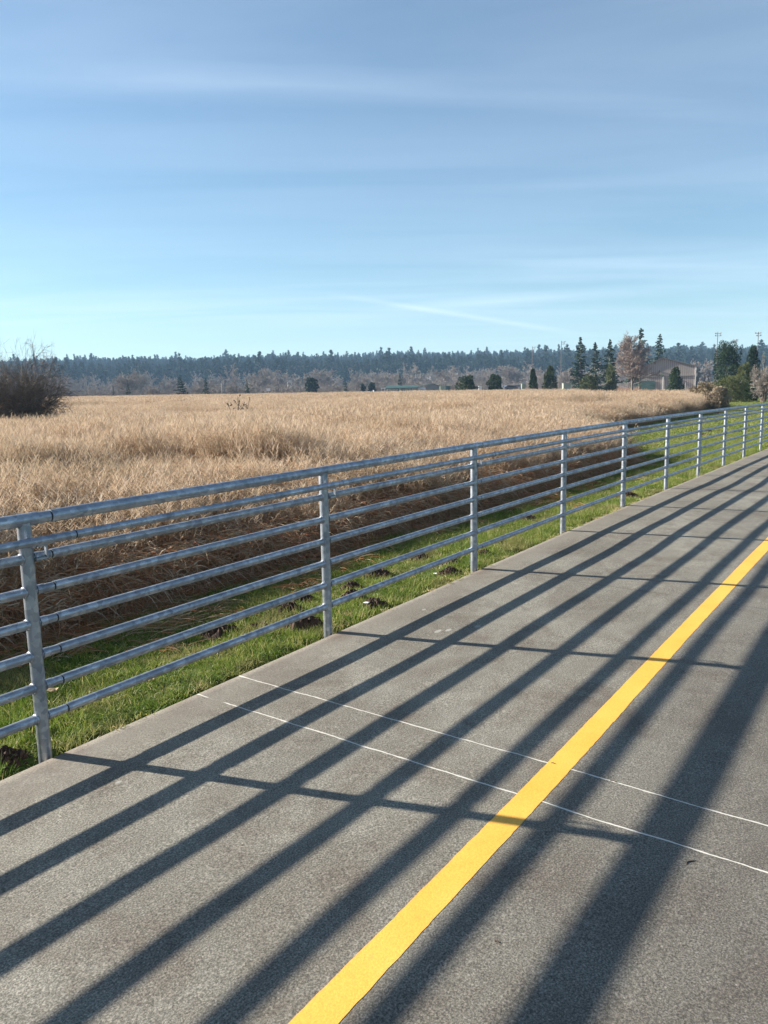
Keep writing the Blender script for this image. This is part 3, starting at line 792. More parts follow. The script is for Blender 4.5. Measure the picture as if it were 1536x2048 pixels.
# ---------------------------------------------------------------- trees
def bare_mesh(seed, H, R, trunks=1, n1=14, n2=9, n3=6, tw=.01, trw=.12, base_h=.15, up=.8, spread=1.0, droop=.1):
    """bare tree: returns (limb mesh data, twig mesh data)"""
    r = np.random.default_rng(seed)
    limbs = MB(); rib = []
    def poly(b, d, L_, n=5, wob=.12, lift=.0):
        P = [np.array(b, float)]; d = np.array(d, float); d /= np.linalg.norm(d)
        for _ in range(n):
            d = d + r.normal(0, wob, 3) + np.array([0, 0, lift]); d /= np.linalg.norm(d)
            P.append(P[-1] + d*L_/n)
        return P
    def pt_on(P, t):
        f = t*(len(P)-1); i = min(int(f), len(P)-2); return P[i]+(P[i+1]-P[i])*(f-i), (P[i+1]-P[i])
    def fan(d, sp):
        d = d/np.linalg.norm(d); v = r.normal(0, 1, 3); v -= d*v.dot(d); v /= np.linalg.norm(v)
        x = d+v*sp; return x/np.linalg.norm(x)
    B2 = []
    for k in range(trunks):
        a = 6.283*k/trunks + r.uniform(0, 1); ln = 0 if trunks == 1 else r.uniform(.3, 1.0)*spread
        b0 = (0, 0, 0) if trunks == 1 else (.08*R*math.cos(a), .08*R*math.sin(a), 0)
        L_ = H*(.92 if trunks == 1 else r.uniform(.6, .85))*(.64 if trunks > 9 else 1)
        P = poly(b0, (ln*math.cos(a)*R/H, ln*math.sin(a)*R/H, 1), L_, 6, .07)
        limbs.tube(P, [trw*(1-.85*i/6) for i in range(7)], 6)
        for i in range(n1):
            t = base_h + (1-base_h)*(i+r.uniform(0, 1))/n1; q, d = pt_on(P, min(t, .99))
            Rl = R*(1.0-.55*max(0, t-.35)/.65)*r.uniform(.6, 1.0)*(.8 if trunks == 1 else .65)
            aa = r.uniform(0, 6.283); dd = np.array([math.cos(aa), math.sin(aa), up*r.uniform(.4, 1.5)])
            Q = poly(q, dd, Rl*1.15, 5, .13, .04)
            limbs.tube(Q, [trw*.4*(1-.8*j/5)*(1.1-.6*t) for j in range(6)], 4, False)
            for j in range(n2):
                t2 = r.uniform(.2, 1); q2, d2 = pt_on(Q, min(t2, .99)); L2 = Rl*r.uniform(.3, .55)
                e = fan(d2, r.uniform(.5, 1.1)); rib.append((q2, e, L2, tw*1.8, r.uniform(-.15, droop), r.uniform(.2, .8)))
                for k3 in range(n3):
                    t3 = r.uniform(.15, 1); q3 = q2+e*L2*t3
                    e3 = fan(e, r.uniform(.4, 1.1)); L3 = L2*r.uniform(.35, .7)
                    rib.append((q3, e3, L3, tw, r.uniform(-.2, droop), r.uniform(.3, 1)))
                    rib.append((q3+e3*L3*.5, fan(e3, .8), L3*.6, tw*.8, r.uniform(-.2, droop), r.uniform(.4, 1)))
    a = list(zip(*rib))
    v, f, t = ribbons(np.array(a[0]), np.array(a[1]), np.array(a[2]), np.array(a[3]), np.array(a[4]), 2, .6, np.array(a[5]))
    return limbs, (v, f, t)
def mb_mesh(mb, name, mat):
    me = bpy.data.meshes.new(name); me.from_pydata(mb.v, [], mb.f); me.polygons.foreach_set('use_smooth', mb.sm); me.update(); me.materials.append(mat); return me
def arr_mesh(a, name, mat):
    me = np_mesh(name, *a); me.materials.append(mat); return me

def conifer_arr(seed, H, R, whorls=26, per=10, ragged=.3, w=.16, base=.08):
    r = np.random.default_rng(seed); B = []; D = []; Lg = []; W = []; Dr = []; T = []
    for i in range(whorls):
        t = base + (1-base)*(i/(whorls-1))**.95
        Lr = R*(1-t)**.8*(1+.0) + .03*H*.4
        for k in range(per):
            if r.uniform() < ragged*.35: continue
            a = r.uniform(0, 6.283); l = Lr*r.uniform(1-ragged*1.3, 1.08)
            zz = H*(t + r.normal(0, .008))
            d = np.array([math.cos(a), math.sin(a), r.uniform(-.25, .25)+.35*t])
            for q in range(7):
                u = r.uniform(.1, .95); b = np.array([0, 0, zz]) + d*l*u
                e = d + r.normal(0, .55, 3); e[2] -= .25
                B.append(b); D.append(e/np.linalg.norm(e)); Lg.append(max(l*r.uniform(.22, .45), .018*H)); W.append(w*H*.12*r.uniform(.6, 1.3)); Dr.append(r.uniform(.1, .5)); T.append(r.uniform(0, 1)*.7+.3*u)
            B.append(np.array([0, 0, zz])); D.append(d/np.linalg.norm(d)); Lg.append(l); W.append(w*H*.10); Dr.append(.12); T.append(.4)
    B.append(np.array([0, 0, H*.9])); D.append(np.array([0, 0, 1.])); Lg.append(H*.12); W.append(H*.012); Dr.append(0); T.append(.5)
    return ribbons(np.array(B), np.array(D), np.array(Lg), np.array(W), np.array(Dr), 2, .75, np.array(T))
def bush_arr(seed, rx, ry, H, n, leaf, shape='round', lumps=9, gap=.35):
    """evergreen shrub: leaf-sized sprays gathered in lumps through the crown's volume"""
    r = np.random.default_rng(seed)
    C = []
    lumps = int(lumps*2.2)
    for i_ in range(lumps):
        a = i_*2.4+r.uniform(-.5, .5); t = (i_+.5)/lumps*.92 + .04
        if shape == 'cone': q = min(1.0, (1-t)**.7*1.25*(.6+min(t, .2)*2))
        elif shape == 'column': q = math.sqrt(max(.05, 1-(2*t-1)**4))
        else: q = math.sqrt(max(.05, 1-((t-.38)/.64)**2))
        u = q*r.uniform(.35, .86); e_ = r.uniform(.2, .34)
        C.append((rx*u*math.cos(a), ry*u*math.sin(a), H*t, e_*(.55+.45*q)))
    C = np.array(C); k = r.integers(0, lumps, n)
    v = unit(r.normal(0, 1, (n, 3))); rad_ = r.uniform(.25, 1, n)**.5*C[k, 3]
    p_ = C[k, :3] + v*rad_[:, None]*np.array([rx, ry, H*.5])
    p_[:, 2] = np.clip(p_[:, 2], H*.01, H*1.05)
    e = unit(v + r.normal(0, .5, (n, 3)) + np.array([0, 0, .5]))
    lt = np.clip(.25 + .3*rad_/.5 + r.normal(0, .18, n) + (k % 3)*.07, 0, 1)
    return ribbons(p_, e, leaf*r.uniform(.6, 1.5, n), leaf*.5, r.uniform(0, .4, n), 2, .7, lt)

def trunk_mb(H, r0):
    q = MB(); q.tube([(0, 0, -.3), (0, 0, H*.5), (0, 0, H)], [r0, r0*.6, r0*.1], 8); return q
def gnd(px, Y):
    c = at(px, 775, Y); return float(c[0]), Y, float(zg(np.array(c[0]), np.array(Y*1.0)))
def top_h(px, py, Y):
    return float(at(px, py, Y)[2]) - gnd(px, Y)[2]

# ---- the big bare thorn bush at the left and a sapling
lm, tw_ = bare_mesh(103, 4.0, 3.2, 13, 12, 11, 7, .0085, .055, .05, .5, 1.5, .26)
bx, by, bz = gnd(22, 31)
t = empty('bare_bush', (bx, by, bz), 0, 'big tangled leafless dark thorn bush rising from the reeds at the left edge', 'bush')
o = link('branches', mb_mesh(lm, 'branches', M_bark), None, t); o = link('crown', arr_mesh(tw_, 'crown', M_twig), None, t)
HB = top_h(20, 700, 29); t.scale = (.88, .88, HB/4.0*1.55)
lm, tw_ = bare_mesh(77, 2.0, .55, 7, 3, 3, 2, .024, .04, .5, 2.2, 1.3, .0)
bx, by, bz = gnd(478, 33)
t = empty('bare_sapling', (bx, by, bz+.35), 0, 'thin sparse leafless sapling poking out of the reeds, right of the big bush', 'sapling')
link('branches', mb_mesh(lm, 'branches', M_bark), None, t); link('crown', arr_mesh(tw_, 'crown', M_twig), None, t)

# ---- far woods: conifers on the hills, bare trees below them
cp = []
for k, (R_k, rg) in enumerate(((.17, .35), (.22, .45), (.13, .3), (.2, .5), (.26, .4))):
    a = conifer_arr(300+k, 1.0, R_k*1.25, 13, 7, rg, .75, .02); cp.append(arr_mesh(a, 'far_conifer', M_conif))
n = 17000
y = 640 + 680*rng.uniform(0, 1, n)**.75; x = y*rng.uniform(-.72, .78, n)
h = rng.uniform(14, 25, n)*(1+.2*wav(x/60, y/60, 71)); h[rng.uniform(0, 1, n) < .04] *= 1.25
u = np.where(rng.uniform(0, 1, n) < .5, 1.15, 1.5)
pt = np.stack([x, y, hill_z(x, y)-.5], 1)
rt = np.stack([np.zeros(n), np.zeros(n), rng.uniform(0, 6.28, n)], 1)
tag(scatter('conifer_wood', cp, pt, rt, np.stack([h*u, h*u, h], 1), rng.integers(0, 5, n)), 'dark blue green conifer wood covering the far hillside across the horizon', 'woodland', kind='stuff')
bp = []
for k in range(4):
    lm, tw_ = bare_mesh(400+k, 1.0, .42, 1 if k % 2 else 3, 9, 6, 5, .012, .018, .12, .9, .9, .05)
    v, f, t_ = tw_
    lv = np.array(lm.v); lf4 = np.array([q for q in lm.f if len(q) == 4])
    bp.append(arr_mesh(join([tw_, (lv, lf4, np.full(len(lv), .7))]), 'far_bare_tree', M_pale))
n = 900
y = rng.uniform(430, 760, n); x = y*rng.uniform(-.72, .78, n)
k = wav(x/70, y/90, 73) > -.15; x, y = x[k], y[k]; n = len(x)
h = rng.uniform(9, 17, n)
z = np.where(y > 600, hill_z(x, y), -.6)
tag(scatter('bare_wood', bp, np.stack([x, y, z], 1), np.stack([np.zeros(n), np.zeros(n), rng.uniform(0, 6.28, n)], 1), np.stack([h, h, h], 1), rng.integers(0, 4, n)),
    'grey brown leafless trees massed along the foot of the far hills', 'woodland', kind='stuff')
n = 2600
x = rng.uniform(-.72, .78, n); y = rng.uniform(np.where(x > -.03, 300, 262), 420); x = x*y; h = rng.uniform(1.6, 4.2, n)*np.interp(x/y, [-.5, -.2, .1, .3], [1.3, 1.25, 1.0, .9])*(1+.3*wav(x/25, y/25, 74))
tag(scatter('brush_belt', bp, np.stack([x, y, np.full(n, -.7)], 1), np.stack([np.zeros(n), np.zeros(n), rng.uniform(0, 6.28, n)], 1), np.stack([h*1.7, h*1.7, h], 1), rng.integers(0, 4, n)),
    'low grey brown brush in a belt along the far edge of the reed field', 'brush', kind='stuff')

# ---- single bare trees in front of the wood
def bare_tree(seed, px, py, D, wpx, mat, lb, trunks=1, grp=None, n1=16, twf=1.0, name='bare_tree', cat='tree'):
    H = top_h(px, py, D); R = wpx/FPX*D/2
    lm, tw_ = bare_mesh(seed, H, R, trunks, n1, 8, 6, .00028*D*twf+.004, .02*H, .12, .9, 1.0, .06)
    t = empty(name, gnd(px, D), 0, lb, cat, grp)
    link('trunk', mb_mesh(lm, 'trunk', M_bark), None, t); link('crown', arr_mesh(tw_, 'crown', mat), None, t)
    return t
GB = 'bare trees at the foot of the hills'
for i, (px, py, D, wpx, tr, lb) in enumerate((
    (262, 737, 330, 95, 4, 'broad pale leafless tree with a domed crown, right of the big dark bush'),
    (415, 745, 360, 50, 2, 'smallish leafless tree behind a small dark conifer left of the two white posts'),
    (340, 752, 350, 50, 2, 'low leafless tree just left of the ragged small conifer'),
    (472, 728, 420, 44, 1, 'tall narrow leafless tree behind the sapling in the reeds'),
    (525, 731, 380, 75, 3, 'wide leafless tree directly behind the white sign'),
    (560, 735, 400, 50, 2, 'leafless tree right of and behind the white sign'),
    (612, 736, 390, 60, 2, 'leafless tree rising behind the broad dark evergreen clump'),
    (648, 728, 400, 60, 3, 'tall domed leafless tree right of the broad dark evergreen clump'),
    (724, 751, 330, 42, 3, 'small yellowish round leafless tree above two dark shrubs'),
    (762, 737, 380, 60, 2, 'leafless tree behind the left end of the green roofed shelter'),
    (800, 735, 400, 55, 3, 'leafless tree above the middle of the green roofed shelter'),
    (832, 742, 370, 45, 2, 'leafless tree above the right end of the green roofed shelter'),
    (886, 742, 380, 45, 1, 'upright leafless tree left of the dark round evergreen'),
    (908, 733, 420, 45, 1, 'tall leafless tree above the left dark round evergreen'),
    (952, 738, 380, 45, 2, 'leafless tree between the two dark round evergreens'),
    (985, 734, 390, 55, 2, 'leafless tree above the right dark round evergreen'),
    (1022, 725, 400, 70, 3, 'spreading leafless tree left of the leftmost light mast'),
    (1088, 728, 360, 60, 3, 'leafless tree behind the pair of dark upright evergreens'),
    (1132, 733, 300, 55, 3, 'leafless tree right of the second light mast'))):
    bare_tree(500+i, px, py, D, wpx, M_pale, lb, tr, GB, twf=1.25)
bare_tree(540, 1264, 676, 205, 98, M_red, 'tall reddish brown leafless tree with a dense twiggy crown left of the barn', 1, None, 100, 1.1)
bare_tree(541, 1168, 735, 205, 62, M_pale, 'low wide leafless tree below the left group of conifers', 4, None, 18, .9)
bare_tree(542, 1392, 699, 240, 34, M_pale, 'pale slender leafless tree just right of the barn', 2, None, 14)
bare_tree(543, 1412, 705, 230, 34, M_pale, 'second pale slender leafless tree between barn and big evergreen', 2, None, 14)
bare_tree(544, 1528, 708, 74, 66, M_pale, 'grey leafless bush like tree at the right edge behind the railing', 7, None, 16, .8)
bare_tree(545, 1534, 680, 120, 40, M_pale, 'faint tall pale leafless tree at the right edge behind the light mast', 2, None, 14)

def conifer(seed, px, py, D, wpx, lb, grp=None, ragged=.35, mat=None, whorls=24, per=9, name='conifer_tree', w=.2, base=.1):
    H = top_h(px, py, D); R = wpx/FPX*D/2*1.1
    t = empty(name, gnd(px, D), 0, lb, 'tree', grp)
    trunk_mb(H*.95, .018*H).build('trunk', M_bark, t)
    link('crown', arr_mesh(conifer_arr(seed, H, R, whorls, per, ragged, w, base), 'crown', mat or M_conif), None, t)
GC = 'conifers near the barn'
conifer(601, 1159, 676, 190, 42, 'leftmost of the three tall dark conifers left of the barn', GC)
conifer(602, 1189, 686, 195, 42, 'middle and shortest of the three tall conifers left of the barn', GC, .5)
conifer(603, 1218, 681, 185, 44, 'right hand of the three tall conifers, beside the reddish bare tree', GC, .4)
conifer(604, 1279, 659, 240, 52, 'tallest conifer, its ragged top rising behind the reddish bare tree', GC, .5)
conifer(605, 1316, 670, 235, 50, 'tall conifer standing behind the left end of the barn roof', GC, .5)
GS = 'small dark conifers at the far edge of the field'
for i, (px, py, D, wpx, lb) in enumerate((
    (226, 772, 230, 7, 'tiny dark conifer in the brush, leftmost along the far field edge'),
    (256, 768, 230, 13, 'small dark round conifer under the broad pale bare tree'),
    (361, 752, 230, 28, 'ragged leaning dark conifer standing alone in the brush'),
    (412, 756, 230, 17, 'dark pointed conifer left of the two white posts'),
    (494, 760, 230, 14, 'dark conifer half hidden in brush between the posts and the sign'),
    (691, 761, 240, 14, 'small dark conifer between the broad evergreen clump and two dark shrubs'),
    (800, 747, 300, 13, 'narrow dark conifer behind the green shelter roof'))):
    conifer(620+i, px, py, D, wpx, lb, GS, .3, None, 14, 8, 'small_conifer', .35, .0)

def bush(seed, px, py, D, wpx, lb, mat, shape='round', n=4200, leaf=None, lumps=12, name='evergreen_bush', cat='bush', grp=None, ry=1.0, sink=0):
    H = top_h(px, py, D); R = wpx/FPX*D/2
    t = empty(name, gnd(px, D), 0, lb, cat, grp)
    trunk_mb(H*.6, .03*H).build('trunk', M_bark, t)
    link('crown', arr_mesh(bush_arr(seed, R*.85, R*.85*ry, H, n, leaf or .0016*D, shape, lumps), 'crown', mat), None, t)
bush(701, 934, 752, 165, 52, 'wide dark round evergreen at the field edge right of the small sheds', M_juniper, lumps=16)
bush(702, 990, 750, 165, 42, 'dark round evergreen beside the wide one, the farther right of the two', M_juniper, lumps=13)
bush(703, 1066, 739, 165, 26, 'narrow dark upright evergreen below the leftmost light mast', M_juniper, 'cone', lumps=11)
bush(704, 1100, 732, 165, 40, 'broad dark cone shaped evergreen below the second light mast', M_juniper, 'cone', lumps=15)
bush(705, 1178, 751, 150, 46, 'low yellow green shrub in front of the conifers left of the barn', M_olive, lumps=12)
bush(706, 1221, 733, 150, 24, 'olive green column shaped evergreen left of the reddish bare tree', M_olive, 'column', lumps=12)
bush(707, 1350, 735, 150, 38, 'dark cone shaped evergreen in front of the barn wall', M_juniper, 'cone', 5000, lumps=16)
bush(708, 1452, 686, 100, 72, 'large dark green bushy conifer right of the barn', M_conif, 'round', 12000, lumps=26)
bush(709, 1503, 693, 105, 52, 'dark green conifer at the right, partly behind the bare bush', M_conif, 'cone', 6000, lumps=18)
bush(710, 1487, 728, 92, 44, 'brownish olive rounded evergreen between the two dark conifers', M_olive, 'round', 5000, lumps=14)
bush(711, 1462, 752, 78, 96, 'spreading light green juniper on the lawn with a dark hollow beneath', M_olive, 'round', 9000, .09, 22, ry=.7)
bush(718, 1438, 775, 54, 50, 'twiggy brown scrub clump on the lawn, nearer the railing than the grey brown brush', leafy('scrub_twigs', [(0, (.12, .095, .065)), (1, (.38, .31, .225))], .8, .1, .3), 'round', 9000, .10, 20, name='scrub')
bush(712, 1412, 766, 62, 80, 'scrubby grey brown brush where the reeds end at the lawn', leafy('scrub_brown', [(0, (.12, .09, .05)), (1, (.34, .27, .17))], .8, .1, .3), 'round', 7000, .10, 18)
bush(713, 1500, 775, 80, 44, 'low dark green juniper under the bare bush at the right edge', M_juniper, 'round', 6000, .09, 14)
bush(714, 623, 757, 260, 34, 'broad blue green evergreen clump at the far field edge', M_conif, 'round', 4000, None, 12)
bush(715, 726, 769, 260, 11, 'left and smaller of two dark shrubs left of the shelter', M_conif, 'round', 1200, None, 6)
bush(716, 744, 766, 260, 17, 'right and larger of two dark shrubs left of the shelter', M_conif, 'round', 1800, None, 7)
bush(717, 868, 788, 90, 46, 'low pinkish brown bramble mound rising through the reeds before the shed', M_red, 'round', 3000, .10, 9, name='bramble_mound')

# ---------------------------------------------------------------- buildings
M_green = simple('green_metal_roof', (.06, .12, .10), .5, .2, .1, 1, 0)
M_grey = simple('weathered_grey_siding', (.24, .23, .21), .8, 0, .1, 1, 0)
M_white = simple('white_paint', (.78, .78, .74), .6, 0, .05, 1, 0)
M_mint = simple('pale_green_paint', (.27, .32, .24), .7, 0, .08, 1, 0)
M_shade = simple('dark_opening', (.03, .03, .03), .9, 0, .1, 1, 0)
M_pole = simple('weathered_wood_pole', (.17, .13, .11), .85, 0, .2, 2, 0)
M_lampm = simple('lamp_grey', (.35, .36, .37), .5, .4, .1, 2, 0)
M_barnroof = simple('barn_roof', (.13, .12, .115), .7, .1, .15, .5, 0)
M_barn, nt, p = new_mat('ribbed_barn_siding')
oc = node(nt, 'ShaderNodeTexCoord').outputs['Object']
wv = node(nt, 'ShaderNodeTexWave'); wv.inputs['Scale'].default_value = .55; wv.bands_direction = 'X'; nt.links.new(oc, wv.inputs['Vector'])
c = ramp(nt, wv.outputs['Fac'], [(0, (.25, .205, .18)), (.8, (.30, .25, .22)), (.93, (.42, .37, .33)), (1, (.42, .37, .33))])
c = mix(nt, .3, c, ramp(nt, noise(nt, oc, .6, 4), [(.3, (.2, .16, .14)), (.7, (.36, .31, .27))]))
nt.links.new(c, p.inputs['Base Color']); p.inputs['Roughness'].default_value = .6

# barn: gable end towards us
D = 232.0
pL = at(1286, 735, D); pR = at(1387, 731, D); pT = at(1327, 717, D)
bw = float(pR[0]-pL[0]); bx = float(pL[0]+pR[0])/2; zb = gnd(1336, D)[2]-.5
eL = float(pL[2])-zb; ridge = float(pT[2])-zb; rx = float(pT[0])-bx
barn = empty('metal_barn', (bx, D, zb), R_(-21), 'large brown ribbed metal barn with a low gable behind the reeds at right', 'building')
dep = 22.0
q = MB()
V = [(-bw/2, 0, 0), (bw/2, 0, 0), (bw/2, 0, eL), (rx, 0, ridge), (-bw/2, 0, eL)]
V += [(x_, dep, z_) for (x_, _, z_) in V]
q.add(V, [(0, 1, 2, 3, 4), (9, 8, 7, 6, 5), (1, 0, 5, 6), (2, 1, 6, 7), (0, 4, 9, 5)])
q.build('wall', M_barn, barn)
q = MB()
for (a, b) in (((-bw/2-.5, eL-.12), (rx, ridge+.06)), ((rx, ridge+.06), (bw/2+.5, eL-.12))):
    V = [(a[0], -.45, a[1]), (b[0], -.45, b[1]), (b[0], -.45, b[1]+.28), (a[0], -.45, a[1]+.28)]
    V += [(x_, dep+.4, z_) for (x_, _, z_) in V]
    q.add(V, [(0, 1, 2, 3), (7, 6, 5, 4), (3, 2, 6, 7), (1, 0, 4, 5), (0, 3, 7, 4), (2, 1, 5, 6)])
q.build('roof', M_barnroof, barn)
q = MB(); q.box((0.3, -.12, 4.35), (bw-1.0, .18, .22)); q.build('trim_band', M_grey, barn)
q = MB(); q.box(((float(at(1327, 760, D)[0])-bx)*1.03, -.16, 2.1), (.28, .2, 4.2)); q.build('downpipe', M_white, barn)
q = MB(); q.box((bw/2+.15, -.1, eL/2), (.22, .22, eL)); q.build('downpipe', M_white, barn)
q = MB(); q.box((float(at(1290, 760, D)[0])-bx+1.2, -.14, 1.9), (3.8, .12, 2.4)); q.build('door', M_green, barn)

# shelter
D = 250.0
def bxc(px, D_): return float(at(px, 775, D_)[0])
x0, x1 = bxc(772, D), bxc(836, D); zt = float(at(800, 771, D)[2]); z0 = -1.0
sh = empty('picnic_shelter', ((x0+x1)/2, D, z0), 0, 'long low open shelter with a dark green roof beyond the reeds', 'shelter')
W2 = (x1-x0)/2; Ht = zt-z0
q = MB(); V = [(-W2, -2.5, Ht-.7), (W2, -2.5, Ht-.7), (W2, 2.5, Ht-.7), (-W2, 2.5, Ht-.7), (-W2+.3, 0, Ht), (W2-.3, 0, Ht), (-W2, -2.5, Ht-1.0), (W2, -2.5, Ht-1.0), (W2, 2.5, Ht-1.0), (-W2, 2.5, Ht-1.0)]
q.add(V, [(0, 1, 5, 4), (2, 3, 4, 5), (3, 0, 4), (1, 2, 5), (6, 7, 1, 0), (7, 8, 2, 1), (8, 9, 3, 2), (9, 6, 0, 3), (9, 8, 7, 6)]); q.build('roof', M_green, sh)
for k in range(8):
    for yy in (-2.2, 2.2):
        q = MB(); q.box((-W2+.4+k*(2*W2-.8)/7, yy, (Ht-1.0)/2), (.2, .2, Ht-1.0)); q.build('post', M_grey if k % 3 else M_white, sh)
q = MB(); q.box((-W2-.9, -1.5, Ht-.75), (1.5, 1.6, .28)); q.build('entrance_canopy', M_white, sh)
for dx in (-1.5, -.5):
    q = MB(); q.box((-W2+dx, -2.1, (Ht-.9)/2), (.14, .14, Ht-.9)); q.build('post', M_white, sh)

x0, x1 = bxc(837, D), bxc(880, D); xr = bxc(865, D); zt = float(at(862, 768, D)[2]); ze = float(at(862, 773.5, D)[2])
hs = empty('gabled_shed', ((x0+x1)/2, D, z0), 0, 'small grey gabled shed with a white arch at its left end, beside the green shelter', 'shed')
W2 = (x1-x0)/2; cx = (x0+x1)/2
a0, a1, ax = -W2+2.3, W2, xr-cx
q = MB(); V = [(a0, 0, 0), (a1, 0, 0), (a1, 0, ze-z0), (ax, 0, zt-z0-.1), (a0, 0, ze-z0)]; V += [(x_, 5, z_) for (x_, _, z_) in V]
q.add(V, [(0, 1, 2, 3, 4), (9, 8, 7, 6, 5), (1, 0, 5, 6), (2, 1, 6, 7), (0, 4, 9, 5)]); q.build('wall', M_grey, hs)
q = MB()
for (a, b) in (((-W2-.2, ze-z0-.15), (ax, zt-z0)), ((ax, zt-z0), (a1+.3, ze-z0-.1))):
    V = [(a[0], -.3, a[1]), (b[0], -.3, b[1]), (b[0], -.3, b[1]+.2), (a[0], -.3, a[1]+.2)]; V += [(x_, 5.3, z_) for (x_, _, z_) in V]
    q.add(V, [(0, 1, 2, 3), (7, 6, 5, 4), (3, 2, 6, 7), (1, 0, 4, 5), (0, 3, 7, 4), (2, 1, 5, 6)])
q.build('roof', M_green, hs)
q = MB(); hgt = ze-z0-.2; arc = [(-W2+.0, 0), (-W2+.35, 0)] + [(-W2+1.15-.8*math.cos(t_), 1.0+.75*math.sin(t_)) for t_ in np.linspace(0, math.pi, 9)] + [(-W2+1.95, 0), (-W2+2.28, 0), (-W2+2.28, hgt), (-W2+.0, hgt)]
nA_ = len(arc); V = [(x_, -.05, z_) for x_, z_ in arc] + [(x_, .1, z_) for x_, z_ in arc]
q.add(V, [tuple(range(nA_)), tuple(range(nA_, 2*nA_))[::-1]] + [(k, (k+1) % nA_, nA_+(k+1) % nA_, nA_+k) for k in range(nA_)]); q.build('arch', M_white, hs)

def kiosk(px, D_, wpx, pt_, mat, nm, lb, cat, lid=None):
    ww = wpx/FPX*D_; g_ = gnd(px, D_); hh_ = top_h(px, pt_, D_)
    t = empty(nm, g_, 0, lb, cat)
    q = MB(); q.box((0, 0, hh_/2), (ww, ww*.8, hh_), 0, .04); q.build('body', mat, t)
    q = MB(); q.box((0, 0, hh_+.06), (ww*1.06, ww*.86, .12), 0, .03); q.build('lid', lid or mat, t)
kiosk(885, 240, 10, 772.5, M_mint, 'storage_box', 'pale green storage box right of the gabled shed', 'storage box', M_mint)
kiosk(895.5, 245, 10, 772.5, M_green, 'storage_box', 'dark green storage box right of the pale green one', 'storage box', M_green)
kiosk(1047, 210, 8, 768, M_mint, 'storage_box', 'small pale cabinet between two dark evergreens below the leftmost mast', 'storage box', M_mint)
kiosk(1133, 235, 15, 767, M_mint, 'storage_box', 'low pale green hut right of the broad cone evergreen', 'hut', M_mint)
kiosk(960, 200, 6, 773, M_white, 'storage_box', 'small white cabinet between the two dark round evergreens', 'storage box', M_white)
# parked cars seen between the trees
def car(px, D_, mat, lb, rz):
    g_ = gnd(px, D_); t = empty('parked_car', (g_[0], g_[1], .05), rz, lb, 'car', 'cars parked beyond the field')
    q = MB(); prof = [(-2.1, .35), (2.1, .35), (2.15, .8), (1.5, .95), (.8, 1.42), (-1.1, 1.45), (-1.8, 1.0), (-2.15, .9)]
    n_ = len(prof); V = [(x_, -.85, z_) for x_, z_ in prof]+[(x_, .85, z_) for x_, z_ in prof]
    q.add(V, [tuple(range(n_)), tuple(range(n_, 2*n_))[::-1]]+[(k, n_+k, n_+(k+1) % n_, (k+1) % n_) for k in range(n_)]); q.build('body', mat, t)
    q = MB(); q.box((-.1, 0, 1.18), (1.9, 1.74, .32)); q.build('window', M_shade, t)
    for sx_ in (-1.3, 1.3):
        for sy_ in (-.8, .8):
            q = MB(); q.tube([(sx_, sy_-.1, .33), (sx_, sy_+.1, .33)], .33, 12); q.build('wheel', M_shade, t)
M_dcar = simple('dark_car_paint', (.08, .09, .11), .3, .3, .1, 1, 0); M_scar = simple('silver_car_paint', (.5, .52, .54), .3, .5, .1, 1, 0)
car(1020, 230, M_dcar, 'dark car parked beyond the reeds, right of the dark round evergreens', .3)
car(1033, 235, M_scar, 'silver car parked beyond the reeds beside the dark one', .1)
car(1013, 232, M_white, 'white car parked just right of the dark round evergreens', -.3)

# hillside houses
def house(px, py, D_, wpx, lb, wall):
    c = at(px, py, D_); ww = wpx/FPX*D_
    t = empty('hillside_house', (float(c[0]), D_, float(c[2])-5), R_(20*math.sin(px)), lb, 'house', 'houses among the trees on the far hill')
    q = MB(); q.box((0, 0, 2.5), (ww, ww*.8, 6.0)); q.build('wall', wall, t)
    q = MB(); a, b = ww/2+.4, ww*.4+.4
    q.add([(-a, -b, 5.52), (a, -b, 5.52), (a, b, 5.52), (-a, b, 5.52), (0, -b, 5.5+ww*.33), (0, b, 5.5+ww*.33)], [(0, 1, 4), (3, 5, 2), (0, 4, 5, 3), (1, 2, 5, 4), (3, 2, 1, 0)]); q.build('roof', M_white if wall is M_white else M_barnroof, t)
    for k in (-1, 1):
        q = MB(); q.box((k*ww*.22, -ww*.4-.03, 3.2), (ww*.16, .1, 1.4)); q.build('window', M_shade, t)
house(579, 764, 560, 8, 'white house low on the hill above the right side of the white sign', M_white)
house(668, 762, 600, 6, 'left of two small white houses low on the hill above the broad evergreen', M_white)
house(676, 761, 610, 5, 'right of two small white houses low on the hill', M_white)
house(707, 754, 640, 4, 'single tiny pale house up the hill above the dark shrubs', M_white)
house(859, 757, 560, 9, 'white gabled house above the roof of the gabled shed', M_white)
house(627, 754, 640, 7, 'grey house in the trees above the broad evergreen clump', M_grey)

# sign and small posts
def sign(px, py, D_, wpx, hpx):
    w_ = wpx/FPX*D_; h_ = hpx/FPX*D_; c = at(px, py, D_); g_ = gnd(px, D_)
    t = empty('white_sign', g_, 0, 'small blank looking white rectangular sign board on posts at the far field edge', 'sign')
    zc_ = float(c[2])-g_[2]
    q = MB(); q.box((0, 0, zc_), (w_, .06, h_), 0, .01); q.build('board', M_white, t)
    for k in (-.35, .35):
        q = MB(); q.box((k*w_, .08, zc_/2), (.1, .08, zc_), 0); q.build('post', M_pole, t)
sign(536.5, 779.5, 190, 7.5, 5.5)
def post(px, py, D_, r_, mat, lb, grp=None):
    g_ = gnd(px, D_); h_ = top_h(px, py, D_)
    q = MB(); q.tube([(0, 0, -.2), (0, 0, h_-.05), (0, 0, h_)], [r_, r_, r_*.6], 10); o = q.build('marker_post', mat, None); o.location = g_
    tag(o, lb, 'post', grp)
